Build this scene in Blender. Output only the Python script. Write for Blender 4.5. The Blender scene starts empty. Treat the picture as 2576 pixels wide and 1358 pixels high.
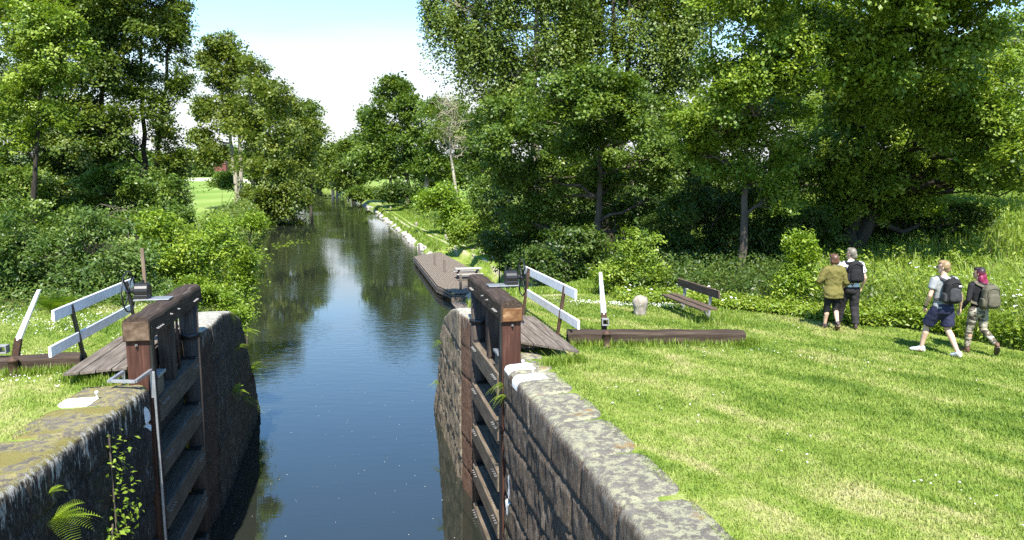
import bpy, bmesh, math, random
import numpy as np
from mathutils import Vector, Matrix, noise as mnoise
R = math.radians
SC = bpy.context.scene
COL = SC.collection
# ---------------------------------------------------------------- camera, sky, sun, exposure
F_PX, PITCH, CAM_H, PHI = 1840.0, R(7.7), 3.5, R(12.8)
cam_d = bpy.data.cameras.new('camera'); cam = bpy.data.objects.new('camera', cam_d); COL.objects.link(cam)
cam_d.sensor_width = 36; cam_d.lens = F_PX / 2576 * 36; cam_d.clip_end = 6000; cam_d.clip_start = 0.1
cam.location = (0, 0, CAM_H); cam.rotation_euler = (R(90) - PITCH, 0, 0); SC.camera = cam
SUN_EL = R(54); SUN_AZ = math.atan2(0.05, -0.998)
w = bpy.data.worlds.new('World'); SC.world = w; w.use_nodes = True
wn = w.node_tree; wn.nodes.clear()
def nd(t, k, x=None, **kw):
    n = t.nodes.new(k)
    for a, v in kw.items(): setattr(n, a, v)
    return n
out = nd(wn, 'ShaderNodeOutputWorld'); bg = nd(wn, 'ShaderNodeBackground')
sky = nd(wn, 'ShaderNodeTexSky', sky_type='NISHITA', sun_disc=False, sun_elevation=SUN_EL, sun_rotation=SUN_AZ)
sky.air_density = 1.1; sky.dust_density = 0.1; sky.ozone_density = 3.5
bg.inputs['Strength'].default_value = 0.085
tc = nd(wn, 'ShaderNodeTexCoord'); mp = nd(wn, 'ShaderNodeMapping'); mp.inputs['Scale'].default_value = (1.0, 1.0, 4.5)
nz = nd(wn, 'ShaderNodeTexNoise'); nz.inputs['Scale'].default_value = 1.7; nz.inputs['Detail'].default_value = 6; nz.inputs['Roughness'].default_value = .55
sx = nd(wn, 'ShaderNodeSeparateXYZ')
wn.links.new(tc.outputs['Generated'], mp.inputs['Vector']); wn.links.new(mp.outputs['Vector'], nz.inputs['Vector'])
wn.links.new(tc.outputs['Generated'], sx.inputs['Vector'])
# white cumulus bank low over the horizon, broken edge, thin streaks higher up
mr = nd(wn, 'ShaderNodeMapRange', interpolation_type='SMOOTHSTEP')
ad = nd(wn, 'ShaderNodeMath', operation='MULTIPLY_ADD'); ad.inputs[1].default_value = 0.26; ad.inputs[2].default_value = -0.13
sb = nd(wn, 'ShaderNodeMath', operation='ADD')
wn.links.new(nz.outputs['Fac'], ad.inputs[0]); wn.links.new(ad.outputs[0], sb.inputs[0])
ng = nd(wn, 'ShaderNodeMath', operation='MULTIPLY'); ng.inputs[1].default_value = -1
wn.links.new(sx.outputs['Z'], ng.inputs[0]); wn.links.new(ng.outputs[0], sb.inputs[1])
mr.inputs['From Min'].default_value = -0.215; mr.inputs['From Max'].default_value = -0.03
wn.links.new(sb.outputs[0], mr.inputs['Value'])
mx = nd(wn, 'ShaderNodeMix', data_type='RGBA'); mx.inputs['B'].default_value = (5.6, 5.75, 5.85, 1)
ve = nd(wn, 'ShaderNodeMapRange', interpolation_type='SMOOTHSTEP'); ve.inputs['From Min'].default_value = .12; ve.inputs['From Max'].default_value = .36; ve.inputs['To Min'].default_value = .26; ve.inputs['To Max'].default_value = 0.0
wn.links.new(sx.outputs['Z'], ve.inputs['Value']); vm = nd(wn, 'ShaderNodeMath', operation='MAXIMUM'); wn.links.new(ve.outputs['Result'], vm.inputs[0]); wn.links.new(mr.outputs['Result'], vm.inputs[1])
hs_ = nd(wn, 'ShaderNodeHueSaturation'); hs_.inputs['Saturation'].default_value = 1.18; hs_.inputs['Value'].default_value = 1.6; hs_.inputs['Hue'].default_value = .497
wn.links.new(sky.outputs['Color'], hs_.inputs['Color'])
wn.links.new(vm.outputs[0], mx.inputs['Factor']); wn.links.new(hs_.outputs['Color'], mx.inputs['A'])
wn.links.new(mx.outputs['Result'], bg.inputs['Color']); wn.links.new(bg.outputs[0], out.inputs[0])
sd = bpy.data.lights.new('sun', 'SUN'); sun = bpy.data.objects.new('sun', sd); COL.objects.link(sun)
sd.energy = 5.0; sd.angle = R(0.5); sd.color = (1.0, 0.95, 0.86)
TOSUN = Vector((math.sin(SUN_AZ) * math.cos(SUN_EL), math.cos(SUN_AZ) * math.cos(SUN_EL), math.sin(SUN_EL)))
sun.rotation_euler = (-TOSUN).to_track_quat('-Z', 'Y').to_euler(); sun.location = TOSUN * 60
SC.view_settings.view_transform = 'Standard'; SC.view_settings.look = 'None'; SC.view_settings.exposure = 1.25; SC.view_settings.gamma = 1
SC.render.engine = 'CYCLES'
SC.cycles.use_denoising = False; SC.cycles.max_bounces = 6; SC.cycles.diffuse_bounces = 3; SC.cycles.glossy_bounces = 3
SC.cycles.transmission_bounces = 3; SC.cycles.sample_clamp_indirect = 4
# ---------------------------------------------------------------- frames and projections
CP, SP = math.cos(PHI), math.sin(PHI)
def LW(a, s, z=0.0): return Vector((a * CP - s * SP, a * SP + s * CP, z))       # lock frame (across, along) -> world
def WL(X, Y): return X * CP + Y * SP, -X * SP + Y * CP
def gp(x, y, z=0.0):                                                             # where a line of sight meets height z
    u = (x - 1288) / F_PX; v = (679 - y) / F_PX
    Yc = math.cos(PITCH) + math.sin(PITCH) * v; Z = -math.sin(PITCH) + math.cos(PITCH) * v
    t = (z - CAM_H) / Z
    return Vector((u * t, Yc * t, z))
def at(x, y, Y):
    u = (x - 1288) / F_PX; v = (679 - y) / F_PX
    Yc = math.cos(PITCH) + math.sin(PITCH) * v; Z = -math.sin(PITCH) + math.cos(PITCH) * v
    return Vector((u / Yc * Y, Y, CAM_H + Y * Z / Yc))
def sms(e0, e1, x):
    t = np.clip((np.asarray(x, float) - e0) / (e1 - e0), 0, 1); return t * t * (3 - 2 * t)
WATER = -4.5
def Redge(s): return np.interp(s, [0, 23, 26, 36, 70, 110, 138, 188, 245, 300, 400, 600], [2.78, 2.78, 3.6, 5.6, 7.1, 6.0, 5.5, 3.5, -1.2, -7, -26, -80])
def Ledge(s): return -np.maximum(0, 12.6 - np.asarray(s, float)) * .128 + np.interp(s, [0, 23, 27, 41, 70, 111, 150, 200, 299, 400, 600], [-3.15, -3.15, -4.2, -5.2, -8.6, -11.2, -12.2, -13.5, -17, -42, -100])
def plateau(a, s):
    a = np.asarray(a, float); s = np.asarray(s, float)
    st = 19 + np.maximum(0, a - 7) * 1.2; zr = -3.55 * sms(st, st + 20, s)
    rise = 1.7 * sms(17, 27, a) * sms(16, 34, s) * (1 - sms(60, 110, s)) + 1.3 * sms(10.5, 16, a) * sms(40, 55, s)
    sl = 20 + np.maximum(0, -a - 6) * .8; zl = -3.2 * sms(sl, sl + 30, s)
    return np.where(a > 0, zr + rise, zl)
def terr(a, s):
    a = np.asarray(a, float); s = np.asarray(s, float)
    re = Redge(s); le = Ledge(s); p = plateau(a, s)
    kr = a - re; kl = le - a; k = np.maximum(kr, kl)
    lock = s < 23.2
    zbank = np.where(lock, np.where(k < 0.42, -6.5, p), np.minimum(p, np.where(s < 32, -5.2 + k * (1.15 + .18 * (32 - np.minimum(s, 32))), -5.0 + k * 1.15)))
    wz = np.where(a > 0, np.interp(s, [18.3, 21.0, 23.2], [0, -.8, -3.2]), np.interp(s, [19.0, 21.6, 23.2], [0, -.7, -2.4])) - .08
    zbank = np.where((k >= .42) & (s > 18.3) & (s < 23.2), np.minimum(zbank, np.maximum(wz, wz + (k - 1.0) * 1.3)), zbank)
    zbank = np.where((a > 5) & (a < 10.2) & (s > 42.8) & (s < 67.6), np.minimum(zbank, -4.25), zbank)
    return np.where(k <= 0, -6.5, zbank)
def tz(X, Y):
    a, s = WL(X, Y); return float(terr(a, s))
# ---------------------------------------------------------------- mesh helpers
class MB:
    def __init__(s): s.v = []; s.f = []
    def add(s, vs, fs):
        o = len(s.v); s.v += [tuple(v) for v in vs]; s.f += [tuple(i + o for i in f) for f in fs]; return s
    def box(s, c, d, m=None):
        x, y, z = d[0] / 2, d[1] / 2, d[2] / 2; c = Vector(c)
        p = [Vector((i * x, j * y, k * z)) for i in (-1, 1) for j in (-1, 1) for k in (-1, 1)]
        if m: p = [m @ q for q in p]
        return s.add([q + c for q in p], [(0, 1, 3, 2), (4, 6, 7, 5), (0, 4, 5, 1), (2, 3, 7, 6), (0, 2, 6, 4), (1, 5, 7, 3)])
    def bar(s, p, q, wd, ht, up=(0, 0, 1)):
        p, q = Vector(p), Vector(q); d = (q - p).normalized(); up = Vector(up)
        r = d.cross(up).normalized(); u = r.cross(d)
        a = [(-1, -1), (1, -1), (1, 1), (-1, 1)]
        vs = [c + r * (i * wd / 2) + u * (j * ht / 2) for c in (p, q) for i, j in a]
        return s.add(vs, [(3, 2, 1, 0), (4, 5, 6, 7)] + [(i, (i + 1) % 4, 4 + (i + 1) % 4, 4 + i) for i in range(4)])
    def tube(s, pts, rad, n=10, cap=True, el=1.0):
        pts = [Vector(p) for p in pts]; N = len(pts)
        if not hasattr(rad, '__len__'): rad = [rad] * N
        ref = None; vs = []
        for i, p in enumerate(pts):
            d = (pts[min(i + 1, N - 1)] - pts[max(i - 1, 0)]).normalized()
            if ref is None: ref = Vector((1, 0, 0)) if abs(d.x) < .8 else Vector((0, 1, 0))
            ref = (ref - d * ref.dot(d)).normalized(); b = d.cross(ref)
            vs += [p + ref * (math.cos(t) * rad[i]) + b * (math.sin(t) * rad[i] * el) for t in [2 * math.pi * k / n for k in range(n)]]
        fs = [(i * n + k, i * n + (k + 1) % n, (i + 1) * n + (k + 1) % n, (i + 1) * n + k) for i in range(N - 1) for k in range(n)]
        if cap: fs += [tuple(range(n))[::-1], tuple((N - 1) * n + k for k in range(n))]
        return s.add(vs, fs)
    def rings(s, rs, n=16, cap=True):           # rs: (centre, half-axis u, half-axis v)
        vs = []
        for c, u, v in rs:
            c, u, v = Vector(c), Vector(u), Vector(v)
            vs += [c + u * math.cos(2 * math.pi * k / n) + v * math.sin(2 * math.pi * k / n) for k in range(n)]
        N = len(rs)
        fs = [(i * n + k, i * n + (k + 1) % n, (i + 1) * n + (k + 1) % n, (i + 1) * n + k) for i in range(N - 1) for k in range(n)]
        if cap: fs += [tuple(range(n))[::-1], tuple((N - 1) * n + k for k in range(n))]
        return s.add(vs, fs)
    def lathe(s, prof, c=(0, 0, 0), n=20): return s.rings([((c[0], c[1], c[2] + z), (r, 0, 0), (0, r, 0)) for r, z in prof], n)
    def ell(s, c, r, n=14, m=9): return s.rings([((c[0], c[1], c[2] - math.cos(math.pi * i / m) * r[2]), (math.sin(math.pi * i / m) * r[0] + 1e-4, 0, 0), (0, math.sin(math.pi * i / m) * r[1] + 1e-4, 0)) for i in range(m + 1)], n)
    def build(s, name, mat=None, parent=None, smooth=False, bevel=0, seg=2):
        me = bpy.data.meshes.new(name); me.from_pydata(s.v, [], s.f); me.update()
        o = bpy.data.objects.new(name, me); COL.objects.link(o)
        if mat: me.materials.append(mat)
        if parent is not None: o.parent = parent
        if smooth: me.polygons.foreach_set('use_smooth', [True] * len(me.polygons))
        if bevel:
            b = o.modifiers.new('bevel', 'BEVEL'); b.width = bevel; b.segments = seg; b.limit_method = 'ANGLE'
        return o
def tag(o, label=None, cat=None, group=None, kind=None):
    if label: o['label'] = label
    if cat: o['category'] = cat
    if group: o['group'] = group
    if kind: o['kind'] = kind
    return o
def empty(name, loc, rz=0.0):
    o = bpy.data.objects.new(name, None); COL.objects.link(o); o.location = loc; o.rotation_euler = (0, 0, rz); o.empty_display_size = .2; return o
def copy_tree(o, parent=None):
    c = o.copy(); COL.objects.link(c); c.parent = parent
    for ch in [k for k in bpy.data.objects if k.parent == o]: copy_tree(ch, c)
    return c
def npmesh(name, V, Fq, mat, parent=None, fattr=None, smooth=False, k=4):
    me = bpy.data.meshes.new(name); n = len(Fq)
    me.vertices.add(len(V)); me.vertices.foreach_set('co', np.ascontiguousarray(V, np.float32).ravel())
    me.loops.add(n * k); me.loops.foreach_set('vertex_index', np.ascontiguousarray(Fq, np.int32).ravel())
    me.polygons.add(n); me.polygons.foreach_set('loop_start', np.arange(0, n * k, k, dtype=np.int32))
    if fattr is not None:
        at_ = me.attributes.new('tint', 'FLOAT', 'FACE'); at_.data.foreach_set('value', np.ascontiguousarray(fattr, np.float32))
    if smooth: me.polygons.foreach_set('use_smooth', np.ones(n, bool))
    me.update(calc_edges=True)
    o = bpy.data.objects.new(name, me); COL.objects.link(o); me.materials.append(mat)
    if parent is not None: o.parent = parent
    return o
# ---------------------------------------------------------------- materials
def newmat(name):
    m = bpy.data.materials.new(name); m.use_nodes = True; t = m.node_tree
    return m, t, t.nodes['Principled BSDF']
def coords(t, kind='Object', scale=(1, 1, 1), rot=(0, 0, 0)):
    c = nd(t, 'ShaderNodeTexCoord'); m = nd(t, 'ShaderNodeMapping'); m.inputs['Scale'].default_value = scale; m.inputs['Rotation'].default_value = rot
    if kind == 'World':
        g = nd(t, 'ShaderNodeNewGeometry'); t.links.new(g.outputs['Position'], m.inputs['Vector'])
    else: t.links.new(c.outputs[kind], m.inputs['Vector'])
    return m.outputs['Vector']
def noise(t, vec, scale, detail=4, rough=.55, dist=0):
    n = nd(t, 'ShaderNodeTexNoise'); n.inputs['Scale'].default_value = scale; n.inputs['Detail'].default_value = detail
    n.inputs['Roughness'].default_value = rough; n.inputs['Distortion'].default_value = dist
    t.links.new(vec, n.inputs['Vector']); return n.outputs['Fac']
def ramp(t, fac, stops, interp='LINEAR'):
    r = nd(t, 'ShaderNodeValToRGB'); e = r.color_ramp.elements; r.color_ramp.interpolation = interp
    while len(e) < len(stops): e.new(.5)
    for i, (p, c) in enumerate(stops): e[i].position = p; e[i].color = (*c, 1) if len(c) == 3 else c
    t.links.new(fac, r.inputs['Fac']); return r.outputs['Color']
def mixc(t, fac, a, b, mode='MIX'):
    m = nd(t, 'ShaderNodeMix', data_type='RGBA', blend_type=mode)
    for k, v in (('Factor', fac), ('A', a), ('B', b)):
        if isinstance(v, (tuple, float, int)): m.inputs[k].default_value = v if k == 'Factor' else (*v, 1)
        else: t.links.new(v, m.inputs[k])
    return m.outputs['Result']
def thr(t, fac, lo, hi):
    m = nd(t, 'ShaderNodeMapRange', interpolation_type='SMOOTHSTEP'); m.inputs['From Min'].default_value = lo; m.inputs['From Max'].default_value = hi
    t.links.new(fac, m.inputs['Value']); return m.outputs['Result']
def bump(t, b, h, strength=.4, dist=.02):
    n = nd(t, 'ShaderNodeBump'); n.inputs['Strength'].default_value = strength; n.inputs['Distance'].default_value = dist
    t.links.new(h, n.inputs['Height']); t.links.new(n.outputs['Normal'], b.inputs['Normal'])
def smat(name, stops, scale=4, stretch=(1, 1, 1), rough=.7, bstr=.4, bscale=None, bdist=.01, spots=(), spec=.3, kind='Object', metal=0, detail=5):
    m, t, b = newmat(name); v = coords(t, kind, stretch)
    c = ramp(t, noise(t, v, scale, detail), stops)
    for sc, lo, hi, colr in spots: c = mixc(t, thr(t, noise(t, v, sc, 5, .65), lo, hi), c, colr)
    t.links.new(c, b.inputs['Base Color']); b.inputs['Roughness'].default_value = rough; b.inputs['Specular IOR Level'].default_value = spec; b.inputs['Metallic'].default_value = metal
    if bstr: bump(t, b, noise(t, v, bscale or scale * 3, 4, .6), bstr, bdist)
    return m
def wood(name, a, b_, c, axis, spots=(), rough=.75, bstr=.5):
    st = [9, 9, 9]; st['xyz'.index(axis)] = .7
    return smat(name, [(.3, a), (.52, b_), (.72, c)], 2.2, tuple(st), rough, bstr, 5, .01, spots)
def leafmat(name, stops, trans=.35, rough=.42, spec=.35):
    m, t, b = newmat(name); a = nd(t, 'ShaderNodeAttribute', attribute_name='tint')
    c = ramp(t, a.outputs['Fac'], stops); t.links.new(c, b.inputs['Base Color']); b.inputs['Roughness'].default_value = rough; b.inputs['Specular IOR Level'].default_value = spec
    tr = nd(t, 'ShaderNodeBsdfTranslucent'); t.links.new(mixc(t, 1.0, c, (1.25, 1.3, .45), 'MULTIPLY'), tr.inputs['Color'])
    mx_ = nd(t, 'ShaderNodeMixShader'); mx_.inputs[0].default_value = trans
    t.links.new(b.outputs[0], mx_.inputs[1]); t.links.new(tr.outputs[0], mx_.inputs[2]); t.links.new(mx_.outputs[0], t.nodes['Material Output'].inputs['Surface'])
    return m
def plain(name, c, rough=.6, spec=.4, metal=0, var=.15, scale=12, bstr=.15):
    return smat(name, [(.3, tuple(x * (1 - var) for x in c)), (.7, tuple(min(1, x * (1 + var)) for x in c))], scale, rough=rough, spec=spec, metal=metal, bstr=bstr, bdist=.004)
DW = ((.022, .014, .009), (.045, .029, .019), (.085, .06, .042))
M = dict(
    wood_x=wood('tarred_wood_across', *DW, 'x'), wood_y=wood('tarred_wood_along', *DW, 'y', [(1.2, .6, .72, (.12, .095, .075))]), wood_z=wood('tarred_wood_upright', (.035, .014, .009), (.06, .024, .015), (.10, .045, .03), 'z'),
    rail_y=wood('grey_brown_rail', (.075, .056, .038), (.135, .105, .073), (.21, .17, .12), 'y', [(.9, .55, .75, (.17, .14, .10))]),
    rail_d=wood('shade_toned_rail', (.045, .035, .026), (.08, .064, .048), (.13, .108, .083), 'y'),  # left gate's darker copy of the rail wood, its shade mixed into the colour
    plank=wood('weathered_plank', (.075, .06, .047), (.14, .115, .093), (.22, .19, .16), 'y'),
    deck=wood('dock_deck', (.11, .086, .062), (.17, .135, .10), (.24, .20, .155), 'y'),
    pale=wood('sun_bleached_wood', (.25, .24, .22), (.36, .35, .33), (.48, .47, .45), 'x'),
    bench=wood('bench_wood', (.055, .036, .025), (.10, .07, .05), (.16, .12, .09), 'y', [(3, .62, .7, (.30, .27, .22))]),
    copper=smat('copper_plate', [(.3, (.10, .045, .02)), (.5, (.22, .11, .05)), (.68, (.42, .27, .15))], 5, (1, 1, 2), .45, .2, metal=.3),
    endgrain=smat('beam_end_grain', [(.3, (.03, .018, .01)), (.5, (.09, .058, .036)), (.72, (.17, .12, .08))], 7, (1, 1, 1), .8, .4),
    iron=plain('black_iron', (.018, .017, .017), .38, .6, .2), bolt=plain('galvanised_bolt', (.22, .21, .20), .4, .5, .6), rust=smat('rusty_iron', [(.3, (.035, .02, .014)), (.7, (.10, .055, .035))], 8, rough=.7),
    galv=plain('galvanised_steel', (.42, .43, .44), .42, .5, .7), steelgrey=plain('grey_bench_steel', (.22, .22, .22), .6),
    white=smat('white_paint', [(.3, (.70, .70, .69)), (.7, (.86, .86, .85))], 6, rough=.5, bstr=.15, spots=[(5, .68, .75, (.5, .48, .44))]),
    stone=smat('bollard_stone', [(.3, (.20, .17, .13)), (.7, (.34, .30, .25))], 9, rough=.9, bstr=.5, spots=[(14, .55, .68, (.45, .43, .38)), (5, .6, .7, (.13, .11, .09))]),
    rock=smat('white_rock', [(.3, (.26, .24, .21)), (.7, (.50, .47, .43))], 3, rough=.9, bstr=.6, kind='World', spots=[(2, .6, .7, (.22, .2, .17))]),
)
M['bark'] = smat('grey_brown_bark', [(.3, (.05, .04, .03)), (.7, (.13, .105, .08))], 3, (2.5, 2.5, .5), .9, .7, 6, .03, kind='World')
M['pale_bark'] = smat('pale_bark', [(.3, (.16, .135, .10)), (.6, (.34, .30, .24))], 2.5, (2, 2, .6), .9, .5, 6, .03, kind='World', spots=[(1.5, .58, .66, (.07, .055, .04))])
M['dead_bark'] = smat('bleached_bark', [(.3, (.24, .20, .14)), (.6, (.42, .37, .28))], 2.5, (2, 2, .6), .9, .4, 6, .03, kind='World')
M['dark_bark'] = smat('dark_bark', [(.3, (.02, .017, .012)), (.7, (.06, .05, .035))], 3, (2.5, 2.5, .5), .9, .6, 6, .03, kind='World')
# ---------------------------------------------------------------- ground
def lawn_nodes(t):
    """patchy lawn colour from world position: vivid green, olive and straw"""
    v = coords(t, 'World'); v0 = coords(t, 'World', (1, 1, 1), (0, 0, R(52))); m0 = nd(t, 'ShaderNodeMapping'); m0.inputs['Scale'].default_value = (.5, 1.5, 1); t.links.new(v0, m0.inputs['Vector']); vs = m0.outputs['Vector']
    n1 = noise(t, vs, .85, 4, .6, .5); n2 = noise(t, v, 3.2, 5, .65)
    mm = nd(t, 'ShaderNodeMath', operation='MULTIPLY_ADD'); mm.inputs[1].default_value = .42; t.links.new(n2, mm.inputs[0])
    m2 = nd(t, 'ShaderNodeMath', operation='MULTIPLY'); m2.inputs[1].default_value = .92; t.links.new(n1, m2.inputs[0]); t.links.new(m2.outputs[0], mm.inputs[2])
    n3 = noise(t, v, 21, 3, .7); m3 = nd(t, 'ShaderNodeMath', operation='MULTIPLY_ADD'); m3.inputs[1].default_value = .30; t.links.new(n3, m3.inputs[0]); m4 = nd(t, 'ShaderNodeMath', operation='ADD'); m4.inputs[1].default_value = -.305; t.links.new(mm.outputs[0], m4.inputs[0]); t.links.new(m4.outputs[0], m3.inputs[2])
    acc = m3.outputs[0]
    for x, y, r_, k_ in ((-7.3, 10.3, 1.9, .10), (-9.0, 12.0, 1.6, .07), (2.0, 12.2, 1.5, .06), (2.7, 8.8, 1.6, .07), (3.6, 6.8, 1.5, .05), (3.3, 14.2, 1.5, .06), (5.5, 9.0, 1.4, -.05), (7.5, 9.5, 2.4, -.07)):   # drier turf
        d_ = nd(t, 'ShaderNodeVectorMath', operation='DISTANCE'); d_.inputs[1].default_value = (x, y, 0); t.links.new(v, d_.inputs[0])
        q_ = nd(t, 'ShaderNodeMapRange', interpolation_type='SMOOTHSTEP'); q_.inputs['From Min'].default_value = r_; q_.inputs['From Max'].default_value = r_ * .2; q_.inputs['To Max'].default_value = k_; t.links.new(d_.outputs['Value'], q_.inputs['Value'])
        a2 = nd(t, 'ShaderNodeMath', operation='ADD'); t.links.new(acc, a2.inputs[0]); t.links.new(q_.outputs['Result'], a2.inputs[1]); acc = a2.outputs[0]
    return acc, v
LAWN = [(.34, (.088, .160, .017)), (.45, (.160, .240, .032)), (.55, (.235, .305, .058)), (.66, (.34, .355, .120)), (.78, (.46, .425, .22))]
mg, t, b = newmat('ground_soil_and_turf')
f_, v_ = lawn_nodes(t)
attr = nd(t, 'ShaderNodeAttribute', attribute_name='worn')
near_c = ramp(t, f_, LAWN); fine = noise(t, v_, 30, 4, .7)
near_c = mixc(t, thr(t, fine, .35, .7), mixc(t, .45, near_c, (.05, .07, .012)), near_c)
worn = mixc(t, noise(t, v_, 6, 4), (.30, .25, .18), (.52, .46, .36))
wf = nd(t, 'ShaderNodeMath', operation='MULTIPLY_ADD'); wf.inputs[1].default_value = .9; t.links.new(fine, wf.inputs[0]); wf.inputs[2].default_value = -.45
wa = nd(t, 'ShaderNodeMath', operation='ADD'); t.links.new(wf.outputs[0], wa.inputs[0]); t.links.new(attr.outputs['Fac'], wa.inputs[1])
near_c = mixc(t, thr(t, wa.outputs[0], .35, .75), near_c, worn)
# mown meadow far off: broad swathes
fv = coords(t, 'World', (.5, .12, 1), (0, 0, R(30))); far_c = ramp(t, noise(t, fv, .12, 3), [(.35, (.12, .20, .03)), (.6, (.20, .27, .06)), (.75, (.27, .31, .10))])
fa = nd(t, 'ShaderNodeAttribute', attribute_name='field'); near_c = mixc(t, fa.outputs['Fac'], near_c, far_c)
pa = nd(t, 'ShaderNodeAttribute', attribute_name='hay'); near_c = mixc(t, pa.outputs['Fac'], near_c, (.50, .52, .33))
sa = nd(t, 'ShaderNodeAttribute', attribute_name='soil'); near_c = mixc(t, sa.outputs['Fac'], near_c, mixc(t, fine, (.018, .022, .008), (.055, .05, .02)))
t.links.new(near_c, b.inputs['Base Color']); b.inputs['Roughness'].default_value = .95; b.inputs['Specular IOR Level'].default_value = .1
bump(t, b, fine, .5, .03)
M['ground'] = mg
s_l = np.concatenate([np.arange(-14, 60, .35), np.arange(60, 160, 1.2), np.geomspace(161, 2600, 70)])
k_l = np.concatenate([[0, .02, .2, .41, .43], np.arange(.6, 26, .4), np.geomspace(26.5, 1500, 50)])
cols = []
S2 = s_l[:, None]
A_r = Redge(S2) + k_l[None, :]; A_l = Ledge(S2) - k_l[None, ::-1]
A2 = np.concatenate([A_l, A_r], 1); S2 = np.repeat(S2, A2.shape[1], 1); Z2 = terr(A2, S2)
rngG = np.random.default_rng(3)
far_l = sms(250, 900, S2) * np.where(A2 < -20, 1, 0)
Z2 = Z2 + far_l * 0.0
X2 = A2 * CP - S2 * SP; Y2 = A2 * SP + S2 * CP
GV = np.stack([X2, Y2, Z2], -1).reshape(-1, 3); nr, nc = A2.shape
ii = (np.arange(nr - 1)[:, None] * nc + np.arange(nc - 1)[None, :]).ravel()
GF = np.stack([ii, ii + 1, ii + nc + 1, ii + nc], -1)
ground = npmesh('ground', GV, GF, M['ground'], smooth=True); tag(ground, kind='structure')
def vattr(name, vals):
    a_ = ground.data.attributes.new(name, 'FLOAT', 'POINT'); a_.data.foreach_set('value', np.ascontiguousarray(vals, np.float32).ravel())
def path_a(s): return np.interp(s, [30, 44, 55, 66, 75, 95, 140, 200], [8.0, 10.2, 11.3, 10.6, 9.9, 8.2, 7.4, 5.5])
def blob(x, y, r, X=None, Y=None):
    p = gp(x, y); return np.exp(-(((X2 - p.x) / r[0]) ** 2 + ((Y2 - p.y) / r[1]) ** 2))
wornv = np.maximum.reduce([.75 * np.exp(-((A2 - path_a(S2) - .45) / .22) ** 2) * (S2 > 44) * (S2 < 190), .75 * np.exp(-((A2 - path_a(S2) + .45) / .22) ** 2) * (S2 > 44) * (S2 < 190),
    1.2 * np.exp(-((A2 - 8.1) / 1.5) ** 4 - ((S2 - 42) / 6.5) ** 4), .75 * blob(1950, 802, (.9, .35)), .6 * blob(2080, 822, (1.0, .3)), .45 * blob(1600, 872, (1.2, .25)), .9 * np.exp(-((A2 - 5.4) / 1.0) ** 2 - ((S2 - 19.5) / 2.0) ** 2),
    .6 * blob(395, 800, (.8, 1.1)), .55 * blob(110, 955, (1.2, .18)), .35 * blob(1750, 1180, (.5, .5))])
vattr('worn', wornv)
vattr('field', sms(120, 200, S2) * sms(12, 16, np.maximum(A2 - 0, -A2 - 4)) + .9 * sms(16, 24, -A2) * sms(75, 90, S2) * (S2 < 200))
vattr('hay', ((S2 > 520) & (S2 < 800) & (A2 < -60)) * 1.0)
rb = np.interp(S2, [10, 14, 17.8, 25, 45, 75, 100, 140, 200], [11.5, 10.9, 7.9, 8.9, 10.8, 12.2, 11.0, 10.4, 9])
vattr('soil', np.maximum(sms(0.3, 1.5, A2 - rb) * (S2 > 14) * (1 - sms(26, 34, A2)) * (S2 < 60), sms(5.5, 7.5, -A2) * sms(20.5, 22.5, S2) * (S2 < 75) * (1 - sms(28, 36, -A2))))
# ---------------------------------------------------------------- water
mw, t, b = newmat('canal_water')
g = coords(t, 'World', (1, 1, 1), (0, 0, -PHI))
b.inputs['IOR'].default_value = 1.6; b.inputs['Specular IOR Level'].default_value = 1.0; b.inputs['Roughness'].default_value = .02
t.links.new(mixc(t, noise(t, g, .25, 3), (.013, .016, .010), (.022, .024, .020)), b.inputs['Base Color'])
gw = coords(t, 'World', (.55, 1.9, 1), (0, 0, -PHI)); w1 = noise(t, gw, 1.6, 3, .6); w2 = noise(t, gw, 5.0, 2, .5)
am = thr(t, noise(t, coords(t, 'World', (.06, .035, 1), (0, 0, -PHI)), 1.0, 2), .38, .62)
mq = nd(t, 'ShaderNodeMath', operation='MULTIPLY_ADD'); mq.inputs[1].default_value = .35; t.links.new(w2, mq.inputs[0]); t.links.new(w1, mq.inputs[2])
bp = nd(t, 'ShaderNodeBump'); bp.inputs['Distance'].default_value = .034; t.links.new(mq.outputs[0], bp.inputs['Height'])
ms = nd(t, 'ShaderNodeMath', operation='MULTIPLY_ADD'); ms.inputs[1].default_value = .40; ms.inputs[2].default_value = .035; t.links.new(am, ms.inputs[0])
gy = nd(t, 'ShaderNodeSeparateXYZ'); t.links.new(coords(t, 'World'), gy.inputs[0]); lee = nd(t, 'ShaderNodeMapRange', interpolation_type='SMOOTHSTEP'); lee.inputs['From Min'].default_value = 12; lee.inputs['From Max'].default_value = 52; lee.inputs['To Min'].default_value = .12
t.links.new(gy.outputs['Y'], lee.inputs['Value']); m5 = nd(t, 'ShaderNodeMath', operation='MULTIPLY'); t.links.new(ms.outputs[0], m5.inputs[0]); t.links.new(lee.outputs['Result'], m5.inputs[1])
t.links.new(m5.outputs[0], bp.inputs['Strength']); t.links.new(bp.outputs['Normal'], b.inputs['Normal'])
sw = np.concatenate([np.arange(-14, 60, 3), np.geomspace(60, 600, 60)])
WV = []; 
for s_ in sw:
    for a_ in (Ledge(s_) - (.41 if s_ < 23 else .9), Redge(s_) + (.41 if s_ < 23 else .9)): WV.append(LW(float(a_), float(s_), WATER))
WV = np.array([tuple(p) for p in WV]); WF = np.array([[2 * i, 2 * i + 1, 2 * i + 3, 2 * i + 2] for i in range(len(sw) - 1)])
tag(npmesh('water', WV, WF, mw), kind='structure')
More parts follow.
